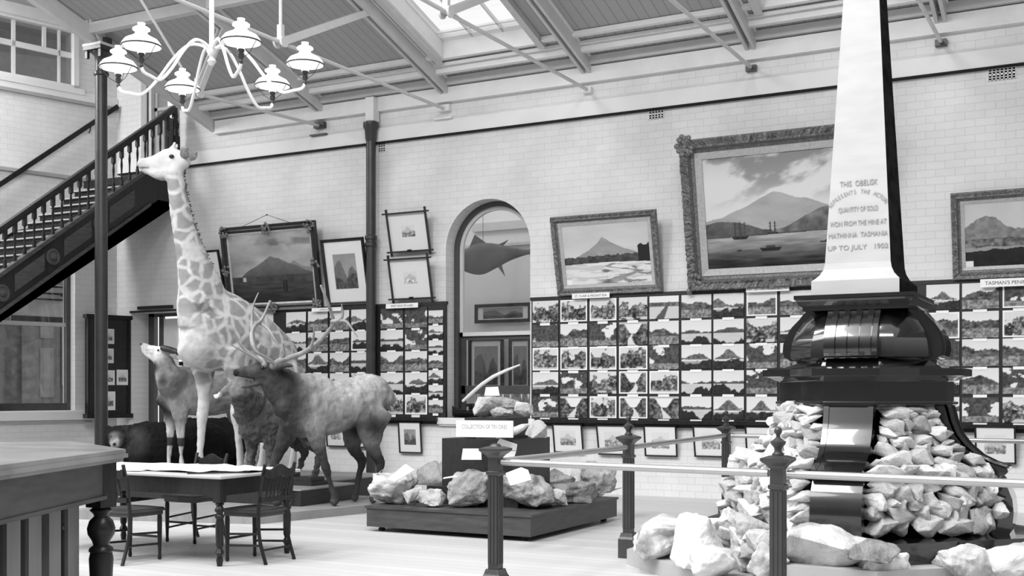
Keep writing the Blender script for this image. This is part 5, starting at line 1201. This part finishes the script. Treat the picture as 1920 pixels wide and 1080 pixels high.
def gcol(x, y, z):
    c = .52+0*x; m = sstep(.95, 1.45, z)*(1-sstep(3.85, 4.05, z))
    nkx = .02+.55*np.clip((z-2.2)/1.8, 0, 1)
    m = m*(1-.75*blob(x, y, z, (.42, 0, 1.75), (.3, .45, .42), .5))*(1-.5*sstep(3.0, 3.9, z)*0)
    rg = loc(gf, 384, 574, 14.75); rag = blob(x, y, z, rg, (.17, .17, .26), .4)*sstep(.34, .52, fbm((x+y)*9, z*14, 3)); c = blend(c, .13, rag)
    c = blend(c, .62, sstep(.88, .8, z)*0); c = blend(c, .10, 1-sstep(.08, .12, z))
    d = np.sqrt((x-H0.x)**2+(y-H0.y)**2+(z-H0.z)**2); c = blend(c, .40, (1-sstep(.08, .14, d))*.6)
    mo = 1-sstep(.006, .013, abs(z-(H0.z-.055)+.0)); c = blend(c, .10, mo*(1-sstep(.10, .16, d)))
    c = blend(c, .08, blob(x, y, z, (H0.x+hv.x*.03, H0.y+hv.y*.03, H0.z+.035), (.03, .12, .02), .3)*0)
    return c, m*.9
organic('body', mb, .021, gir, gf, 4, gcol)
e = Vector(loc(gf, 327, 297, HT))-hside*0
for s in (-1, 1):
    q = e+hside*(.122*s); MB().ball(tuple(q), (.034, .034, .026), 12, 8).build('eye', eye_m, gf, True)
for s in (-1, 1):
    q = Vector(loc(gf, 345, 296, HT))+hside*.08*s; r_ = (Vector(loc(gf, 361, 279, HT)) if s < 0 else Vector(loc(gf, 360, 284, HT)))+hside*.20*s
    mbx = MB(); chain(mbx, [(*q, .02, .04), (*((q+r_)/2), .02, .075), (*r_, .008, .015)], 12, side=tuple(hside+Vector((0, 0, 0)))); mbx.build('ear', mat('ear_skin%d' % (s+1), .16, .8, noise_amt=.08, scale=30), gf, True)
mn = MB(); rnd = random.Random(2)
q = crs(nk[1:], 14)
for p in q:
    T = Vector((-1, 0, .15)).normalized(); base = Vector(p[:3])+T*(p[4]*.93)
    for j in range(2):
        o_ = Vector((0, rnd.uniform(-.02, .02), rnd.uniform(-.02, .02))); L_ = .03+.03*rnd.random()
        mn.tube([base+o_, base+o_+T*L_+Vector((0, rnd.uniform(-.02, .02), .02*rnd.random()))], [.016, .003], 5)
mn.build('mane', mat('mane_hair', .12, .8, noise_amt=.06, scale=30), gf)

# --- antelope
an = empty('stuffed_antelope', 'stuffed antelope with raised head and back swept dark horns beside the giraffe', 'stuffed animal', (-12.04, 12.4, PL), math.radians(223))
mb = MB(); AT = 16.3
chain(mb, [(-1.35, 0, 1.22, .14, .18), (-1.15, 0, 1.26, .23, .25), (-.8, 0, 1.20, .26, .30), (-.4, 0, 1.16, .27, .33), (0, 0, 1.20, .21, .35), (.18, 0, 1.22, .16, .30), (.27, 0, 1.24, .08, .2)], 20, ends=False)
n0 = loc(an, 312, 690, AT); n1 = loc(an, 303, 672, AT)
chain(mb, [(.05, 0, 1.28, .16, .28), (*loc(an, 320, 712, AT), .12, .21), (*loc(an, 309, 688, AT), .10, .16), (*loc(an, 305, 668, AT), .09, .12)], 16)
hp = [loc(an, 311, 663, AT), loc(an, 299, 662, AT), loc(an, 285, 657, AT), loc(an, 273, 651, AT), loc(an, 266, 647, AT)]
chain(mb, [(*p, a, b_) for p, a, b_ in zip(hp, (.075, .085, .062, .05, .045), (.09, .095, .072, .055, .045))], 14)
jp = [loc(an, 300, 675, AT), loc(an, 285, 671, AT), loc(an, 273, 662, AT), loc(an, 268, 657, AT)]
chain(mb, [(*p, a, b_) for p, a, b_ in zip(jp, (.06, .045, .035, .03), (.05, .04, .03, .025))], 12)
def leg(mb, x, y, s=1.0, hind=False, lean=0, top=1.05, th=1.0):
    if hind: chain(mb, [(x+.03, y*.8, top*s, .13*th, .24*th), (x+.04, y, .82*s, .10*th, .16*th), (x-.06, y, .60*s, .055*th, .08*th), (x-.14, y, .47*s, .042*th, .055*th), (x-.09, y, .28*s, .03*th, .036*th), (x-.06, y, .12, .034*th, .038*th), (x-.04, y, .045, .042*th, .052*th)])
    else: chain(mb, [(x, y*.85, top*s, .10*th, .18*th), (x+lean*.2, y, .80*s, .07*th, .10*th), (x+lean*.5, y, .52*s, .045*th, .05*th), (x+lean*.55, y, .45*s, .046*th, .05*th), (x+lean*.8, y, .24*s, .028*th, .032*th), (x+lean, y, .11, .034*th, .038*th), (x+lean+.01, y, .045, .042*th, .052*th)])
leg(mb, .10, -.14, 1, lean=.05); leg(mb, -.02, .15, 1, lean=-.02); leg(mb, -1.02, .15, 1, True); leg(mb, -.88, -.15, 1, True)
q = loc(an, 317, 664, AT-.1); r_ = loc(an, 346, 675, AT-.25); chain(mb, [(*q, .015, .03), ((q[0]+r_[0])/2, (q[1]+r_[1])/2, (q[2]+r_[2])/2, .012, .05), (*r_, .005, .01)], 10, side=(0, 1, 0))
hd3 = Vector(hp[2]); nk3 = Vector(loc(an, 296, 676, AT))
def acol(x, y, z):
    c = .25+0*x; c = blend(c, .5, blob(x, y, z, tuple(hp[2]), (.30, .2, .2), .4))
    c = blend(c, .03, blob(x, y, z, loc(an, 291, 690, AT), (.07, .14, .10), .4)); c = blend(c, .05, blob(x, y, z, loc(an, 300, 735, AT-.2), (.10, .10, .35), .4)); c = blend(c, .03, blob(x, y, z, (.30, 0, .92), (.22, .16, .20), .5))
    s_ = Vector(loc(an, 292, 656, AT)); c = blend(c, .06, blob(x, y, z, tuple(s_), (.12, .05, .025), .4)); c = blend(c, .03, blob(x, y, z, tuple(loc(an, 264, 645, AT)), (.03, .06, .03), .4))
    c = blend(c, .5, 1-sstep(.62, .78, z)); c = blend(c, .05, (z > .40)*(z < .52)*1.0); c = blend(c, .05, 1-sstep(.07, .10, z)); c = blend(c, .16, sstep(-.2, .5, -(x+.35))*sstep(1.2, 1.0, z)*.5); return c, c*0
organic('body', mb, .018, hide, an, 4, acol)
for s in (1, -1):
    hq = [loc(an, x, y, AT-s*.12+dt) for x, y, dt in ((306, 653, 0), (320, 656, -.0), (336, 662, 0), (351, 671, 0), (362, 681, 0), (369, 692, 0))]
    mbx = MB(); chain(mbx, [(*p, r, r) for p, r in zip(hq, (.045, .042, .036, .03, .022, .008))], 12); mbx.build('horn', horn_d, an, True, 60)
    ev = Vector(loc(an, 297, 657, AT))+Vector((0, .078*s, 0)); MB().ball(tuple(ev), .016, 10, 6).build('eye', eye_m, an, True)

# --- brown calf
cf = empty('stuffed_calf', 'shaggy brown stuffed calf with pale muzzle standing between giraffe and elk', 'stuffed animal', (-9.85, 11.62, PL), math.radians(238))
mb = MB()
chain(mb, [(-.86, 0, .86, .14, .17), (-.70, 0, .88, .20, .23), (-.4, 0, .84, .22, .26), (-.1, 0, .84, .22, .29), (.12, 0, .86, .19, .28), (.24, 0, .88, .13, .2)], 18)
CT = 14.4
chain(mb, [(.05, 0, .95, .15, .22), (*loc(cf, 452, 742, CT), .11, .15), (*loc(cf, 452, 724, CT), .09, .11)], 14)
chain(mb, [(*loc(cf, 462, 716, CT), .08, .09), (*loc(cf, 448, 722, CT), .085, .09), (*loc(cf, 430, 731, CT), .06, .065), (*loc(cf, 413, 740, CT), .045, .045), (*loc(cf, 406, 743, CT), .035, .035)], 14)
leg(mb, .08, -.12, .8, top=1.0, th=1.35, lean=.04); leg(mb, -.08, .13, .8, top=1.0, th=1.35, lean=-.02); leg(mb, -.62, .14, .8, True, top=1.0, th=1.2); leg(mb, -.48, -.13, .8, True, top=1.0, th=1.2)
chain(mb, [(-.1, 0, .66, .14, .12), (.1, 0, .62, .12, .1), (.2, 0, .7, .1, .1)])
def ccol(x, y, z):
    c = .095+0*x; c = blend(c, .17, blob(x, y, z, loc(cf, 440, 726, CT), (.22, .2, .14))); c = blend(c, .6, blob(x, y, z, loc(cf, 408, 742, CT), (.055, .07, .05), .4)); c = blend(c, .04, 1-sstep(.07, .1, z)); return c, c*0
organic('body', mb, .018, fur, cf, 3, ccol, ((.03, 6), (.02, 18)))
bk = MB().box(-.14, .14, -.14, .14, 0, .05).box(-.19, .19, -.19, .19, -.05, 0).build('wooden_block', darkfr); bk.location = (-9.15, 11.7, PL+.05); tag(bk, 'small dark stepped block on the platform beneath the elk', 'block')

# --- bears
def make_bear(name, label, p, rz):
    b = empty(name, label, 'stuffed animal', p, rz); mb = MB()
    chain(mb, [(-1.25, 0, .57, .20, .27), (-1.05, 0, .62, .33, .37), (-.7, 0, .64, .38, .39), (-.3, 0, .64, .37, .38), (0, 0, .66, .33, .37), (.2, 0, .66, .24, .28)], 20)
    chain(mb, [(.05, 0, .74, .24, .26), (.28, .02, .78, .2, .21), (.38, .10, .79, .17, .17)], 16)
    H = Vector((.34, .94, 0)); Pq = Vector((.94, -.34, 0)); h0 = Vector((.36, .06, .79))
    hh = [(.0, 0, .19, .18), (.13, .0, .175, .165), (.23, -.045, .10, .10), (.33, -.075, .075, .068), (.39, -.09, .058, .05)]
    chain(mb, [(*(h0+H*d+Vector((0, 0, z))), r1, r2) for d, z, r1, r2 in hh], 16, side=tuple(Pq))
    for s in (1, -1):
        q = h0+H*.03+Pq*(.14*s); chain(mb, [(q.x, q.y, q.z+.13, .045, .03), (q.x, q.y, q.z+.19, .04, .022)], 10)
        chain(mb, [(.05, .2*s, .55, .15, .2), (.08, .22*s, .3, .12, .14), (.1, .22*s, .1, .1, .12), (.18, .22*s, .06, .09, .07)], 14)
        chain(mb, [(-.95, .22*s, .5, .17, .25), (-.95, .24*s, .3, .13, .17), (-1.0, .24*s, .1, .1, .12), (-.9, .24*s, .06, .09, .07)], 14)
    mz = h0+H*.33+Vector((0, 0, -.07)); br = h0+H*.22+Vector((0, 0, .045)); ns = h0+H*.43+Vector((0, 0, -.06))
    def bc(x, y, z):
        c = .010+0*x; c = blend(c, .30, blob(x, y, z, mz, (.13, .14, .11), .4)); c = blend(c, .16, blob(x, y, z, br, (.10, .08, .06), .5)); c = blend(c, .008, blob(x, y, z, ns, (.035, .035, .035), .3)); c = blend(c, .05, blob(x, y, z, (.2, .2, .75), (.2, .25, .2), .6)); return c, c*0
    organic('body', mb, .024, fur, b, 3, bc, ((.02, 6), (.010, 18)))
    for s in (1, -1): MB().ball(tuple(h0+H*.245+Pq*(.062*s)+Vector((0, 0, .035))), .015, 10, 6).build('eye', eye_m, b, True)
    return b
make_bear('stuffed_bear', 'black stuffed bear with pale muzzle facing the camera behind the big desk', (-13.09, 12.71, 0), math.radians(240))
make_bear('stuffed_bear', 'black stuffed bear standing behind the pale muzzled one, only its back showing', (-13.35, 13.9, .03), math.radians(246))

# ---------------------------------------------------------------- furniture
K = Vector((-5.86, 5.57, 0)); d1 = Vector((.42, -.908, 0)); d2 = Vector((-.883, .469, 0))
dk = empty('display_desk', 'large dark desk with turned leg and slatted front in the near left corner', 'desk', K)
poly = [Vector((0, 0, 0)), d1*1.9, d1*1.9+Vector((-1.7, -.75, 0)), d2*1.55+Vector((-.95, -1.2, 0)), d2*1.55]
def inset(P, d):
    c = sum(P, Vector())/len(P); return [p+(c-p).normalized()*d for p in P]
v = lambda P: [(p.x, p.y) for p in P]
mb = MB(); mb.prism(v(inset(poly, .015)), 1.07, 1.10, 'z'); mb.prism(v(poly), 1.045, 1.07, 'z'); mb.prism(v(inset(poly, .03)), 1.02, 1.045, 'z')
mb.build('desk_top', mat('desk_top_wood', .20, .28, noise_amt=.07, scale=1.2, stretch=(1, 2.5, 1)), dk)
MB().prism(v(inset(poly, .13)), .78, 1.02, 'z').build('apron', woodm, dk)
mb = MB(); mb.prism(v(inset(poly, .11)), .775, .80, 'z'); mb.build('apron_moulding', woodm, dk)
for i in (0, 1, 3, 4):
    p = inset(poly, .17)[i]; mb = MB(); mb.sq([(.068, .72), (.068, 1.02)], (p.x, p.y, 0)); mb.lathe([(.05, .72), (.075, .70), (.05, .675), (.045, .66), (.075, .63), (.09, .58), (.085, .54), (.06, .50), (.05, .47), (.075, .45), (.08, .43), (.07, .42), (.078, .38), (.072, .25), (.055, .06), (.06, .03), (.05, 0)], (p.x, p.y, 0), 24)
    mb.build('leg', wood, dk, True, 40)
slm = mat('slat_wood', .13, .4, noise_amt=.03, scale=6, stretch=(1, 1, .2))
P0 = inset(poly, .17)
for k in range(6):
    a = P0[0]+d1*(.22+.26*k)+Vector((-.05, -.02, 0)); b_ = a+d1*.16; mb = MB(); mb.prism([(a.x, a.y), (b_.x, b_.y), (b_.x-.02, b_.y-.01), (a.x-.02, a.y-.01)], .12, .78, 'z'); mb.build('slat', slm, dk)
q5 = inset(poly, .42); MB().prism(v(q5), .10, .78, 'z').build('inner_case', darkfr, dk)
mb = MB(); a = P0[0]+Vector((-.05, -.02, 0)); b_ = P0[1]; mb.bar((a.x, a.y, .12), (b_.x, b_.y, .12), .03, .06); mb.build('bottom_rail', wood, dk)

tb = empty('reading_table', 'dark turned leg table covered with white papers near the stuffed animals', 'table', (-7.82, 7.92, 0))
X0, X1, Y0, Y1 = -1.13, 1.12, -.54, .53
MB().box(X0, X1, Y0, Y1, .745, .772, bev=.006).build('tabletop', mat('table_top_pale', .45, .35, noise_amt=.05, scale=2, stretch=(1, 4, 1)), tb)
MB().box(X0+.05, X1-.05, Y0+.05, Y1-.05, .60, .745).build('apron', wood, tb)
for x in (X0+.09, X1-.09):
    for y in (Y0+.09, Y1-.09):
        mb = MB(); mb.sq([(.038, .54), (.038, .745)], (x, y, 0)); mb.lathe([(.03, .54), (.04, .53), (.026, .515), (.03, .50), (.042, .485), (.042, .47), (.028, .455), (.026, .445), (.040, .43), (.040, .415), (.028, .40), (.036, .36), (.033, .18), (.022, .15), (.032, .13), (.040, .115), (.032, .095), (.024, .085), (.03, .05), (.022, 0)], (x, y, 0), 16)
        mb.build('leg', wood, tb, True, 40)
def sheet(label, x0, x1, y0, y1, z, seed, rot=0):
    rnd = np.random.RandomState(seed); nx, ny = 24, 16; u, w_ = np.meshgrid(np.linspace(0, 1, nx+1), np.linspace(0, 1, ny+1))
    hgt = (fbm(u*3, w_*3, seed)-.35)*.03; hgt = np.maximum(hgt, 0)
    co = np.stack([(u-.5)*(x1-x0), (w_-.5)*(y1-y0), hgt+.001], -1).reshape(-1, 3); i = np.arange(nx*ny); r = i//nx; c = i % nx; a = r*(nx+1)+c
    me = bpy.data.meshes.new('sheet'); me.from_pydata(co.tolist(), [], np.stack([a, a+1, a+nx+2, a+nx+1], -1).tolist()); o = link('paper_sheet', me, paper, None, True)
    o.modifiers.new('s', 'SOLIDIFY').thickness = .0012; o.location = ((x0+x1)/2, (y0+y1)/2, z); o.rotation_euler = (0, 0, rot); tag(o, label, 'paper')
sheet('large white paper sheet spread over the left part of the reading table', -8.9, -7.75, 7.45, 8.40, .774, 3, .02)
sheet('white paper sheet in the middle of the reading table', -7.85, -7.05, 7.55, 8.38, .780, 5, -.06)
sheet('small white paper sheet near the right end of the reading table', -7.25, -6.75, 7.75, 8.35, .786, 8, .08)
rl_ = MB().bar((-7.12, 7.43, .782), (-6.74, 7.80, .782), .03, .012).build('ruler', wood); tag(rl_, 'dark narrow ruler lying on the right corner of the reading table', 'ruler')
def make_chair(label, p, rz):
    """faces +x"""
    c = empty('spindle_chair', label, 'chair', p, rz, 'spindle back chairs round the reading table')
    mb = MB(); st_ = [(-.20, -.19), (.20, -.22), (.22, 0), (.20, .22), (-.20, .19)]; mb.prism(st_, .435, .455, 'z'); mb.prism([(x*.96, y*.96) for x, y in st_], .455, .465, 'z'); mb.prism([(x*.93, y*.93) for x, y in st_], .40, .435, 'z'); mb.build('seat', woodm, c)
    for s in (1, -1):
        mb = MB(); pts = crs([(-.27, .19*s, 0), (-.20, .19*s, .22), (-.19, .19*s, .45), (-.21, .19*s, .65), (-.27, .20*s, .86)], 5); mb.tube(pts, [(.014, .018)]*len(pts), 8); mb.build('back_leg', wood, c, True)
        mb = MB(); mb.lathe([(.014, 0), (.018, .02), (.014, .05), (.02, .2), (.022, .36), (.018, .40)], (.17, .18*s, 0), 10); mb.build('front_leg', wood, c, True)
        for z in (.14, .24): MB().tube([(-.225+(.03 if z > .2 else 0), .19*s, z+.02), (.17, .18*s, z)], .010, 8).build('side_stretcher', wood, c)
    MB().tube([(.17, -.18, .20), (.17, .18, .20)], .011, 8).build('front_stretcher', wood, c); MB().tube([(-.23, -.19, .12), (-.23, .19, .12)], .010, 8).build('back_stretcher', wood, c)
    mb = MB(); n = 16; top = [(-.20+.40*i/n, .80+.055*math.exp(-((i/n-.5)/.22)**2)+.02*(abs(i/n-.5) > .38)) for i in range(n+1)]
    bot = [(y, .745+.012*math.cos(4*PI*i/n)) for i, (y, z) in enumerate(top)]; mb.prism(top+bot[::-1], -.275, -.252, 'x'); mb.build('crest_rail', wood, c)
    MB().box(-.225, -.205, -.19, .19, .53, .57).build('lower_back_rail', wood, c)
    for i in range(6):
        y = -.125+.05*i; mb = MB(); a = Vector((-.215, y, .565)); b_ = Vector((-.263, y, .755)); pts = [a+(b_-a)*f for f in (0, .15, .22, .3, .45, .5, .55, .7, .78, .85, 1)]; mb.tube(pts, [.006, .007, .011, .007, .008, .012, .008, .007, .011, .007, .006], 8); mb.build('spindle', wood, c, True)
    return c
make_chair('spindle back chair at the right end of the reading table, seen from behind', (-6.76, 7.90, 0), PI)
make_chair('spindle back chair at the near side of the reading table beside the big desk', (-7.72, 7.36, 0), PI/2)
make_chair('spindle back chair on the far side of the reading table', (-8.18, 8.62, 0), -PI/2)
# fish and pictures seen through the arched window
fsm = mat('fish_skin', .16, .5, noise_amt=.02)
fs = empty('mounted_fish', 'large grey mounted fish hanging beyond the arched window', 'fish', (-9.35, D+1.5, 3.74))
mb = MB(); chain(mb, [(-.75, 0, -.06, .03, .05), (-.6, 0, -.04, .07, .16), (-.3, 0, -.02, .10, .27), (0, 0, .02, .09, .22), (.3, 0, .04, .06, .12), (.6, 0, .05, .03, .05), (.72, 0, .05, .02, .04)], 14)
mb.build('body', fsm, fs, True)
mb = MB().prism([(-.5, .12), (-.36, .40), (-.1, .22), (-.1, .1)], -.01, .01).prism([(.0, .17), (.28, .27), (.12, .13)], -.01, .01).prism([(.05, -.12), (.22, -.33), (.14, -.1)], -.01, .01).prism([(.65, .05), (.95, .42), (.80, .03), (.98, -.36)], -.01, .01)
mb.build('fins', fsm, fs)
MB().tube([(-.2, 0, .2), (-.2, 0, 1.9)], .004, 5).build('cord', iron, fs)
YB_ = D+2.95
for i, (xa, ya, xb, yb, lb) in enumerate([(872, 632, 938, 738, 'dark framed drawing seen low through the arched window at left'), (948, 632, 990, 738, 'framed figure drawing seen low through the arched window at right'), (884, 566, 990, 606, 'pale banner drawing seen above the sash bar of the arched window')]):
    A_ = onY(xa, yb, YB_); B_ = onY(xb, ya, YB_); w_, h_ = B_.x-A_.x, B_.z-A_.z
    o = empty('framed_drawing', lb, 'picture', (A_.x, YB_+.14, A_.z)); frame_mesh(w_, h_, [(0, 0), (0, .03), (.06, .03), (.06, 0)]).build('frame', darkfr, o)
    link('print', pic_mesh(w_-.1, h_-.1, 40, 40, sketch(80+i, .12, .12, .18, True), -.01, .05, .05), printm, o)
A_ = onY(862, 757, D+1.2); B_ = onY(1000, 757, D+1.2)
sf_ = empty('back_shelf', 'dark shelf carrying small glass jars beyond the arched window', 'shelf', (A_.x, D+1.2, 0)); MB().box(0, B_.x-A_.x, 0, .4, A_.z-.05, A_.z).build('shelf_board', darkfr, sf_); MB().box(0, B_.x-A_.x, .3, .4, 0, A_.z-.05).build('shelf_back', darkfr, sf_)
for i, px in enumerate((893, 941, 955, 976, 989)):
    p = onY(px, 757, D+1.3); j = MB().lathe([(.035, 0), (.045, .01), (.045, .15), (.03, .17), (.03, .19), (.036, .19), (.036, .22), (.02, .235), (0, .24)], (0, 0, 0), 14).build('glass_jar', steel, None, True); j.location = (p.x, D+1.35, A_.z)
    tag(j, 'shiny stoppered jar, %s from left behind the lower pane of the arched window' % ORD[i], 'jar', 'jars behind the window')
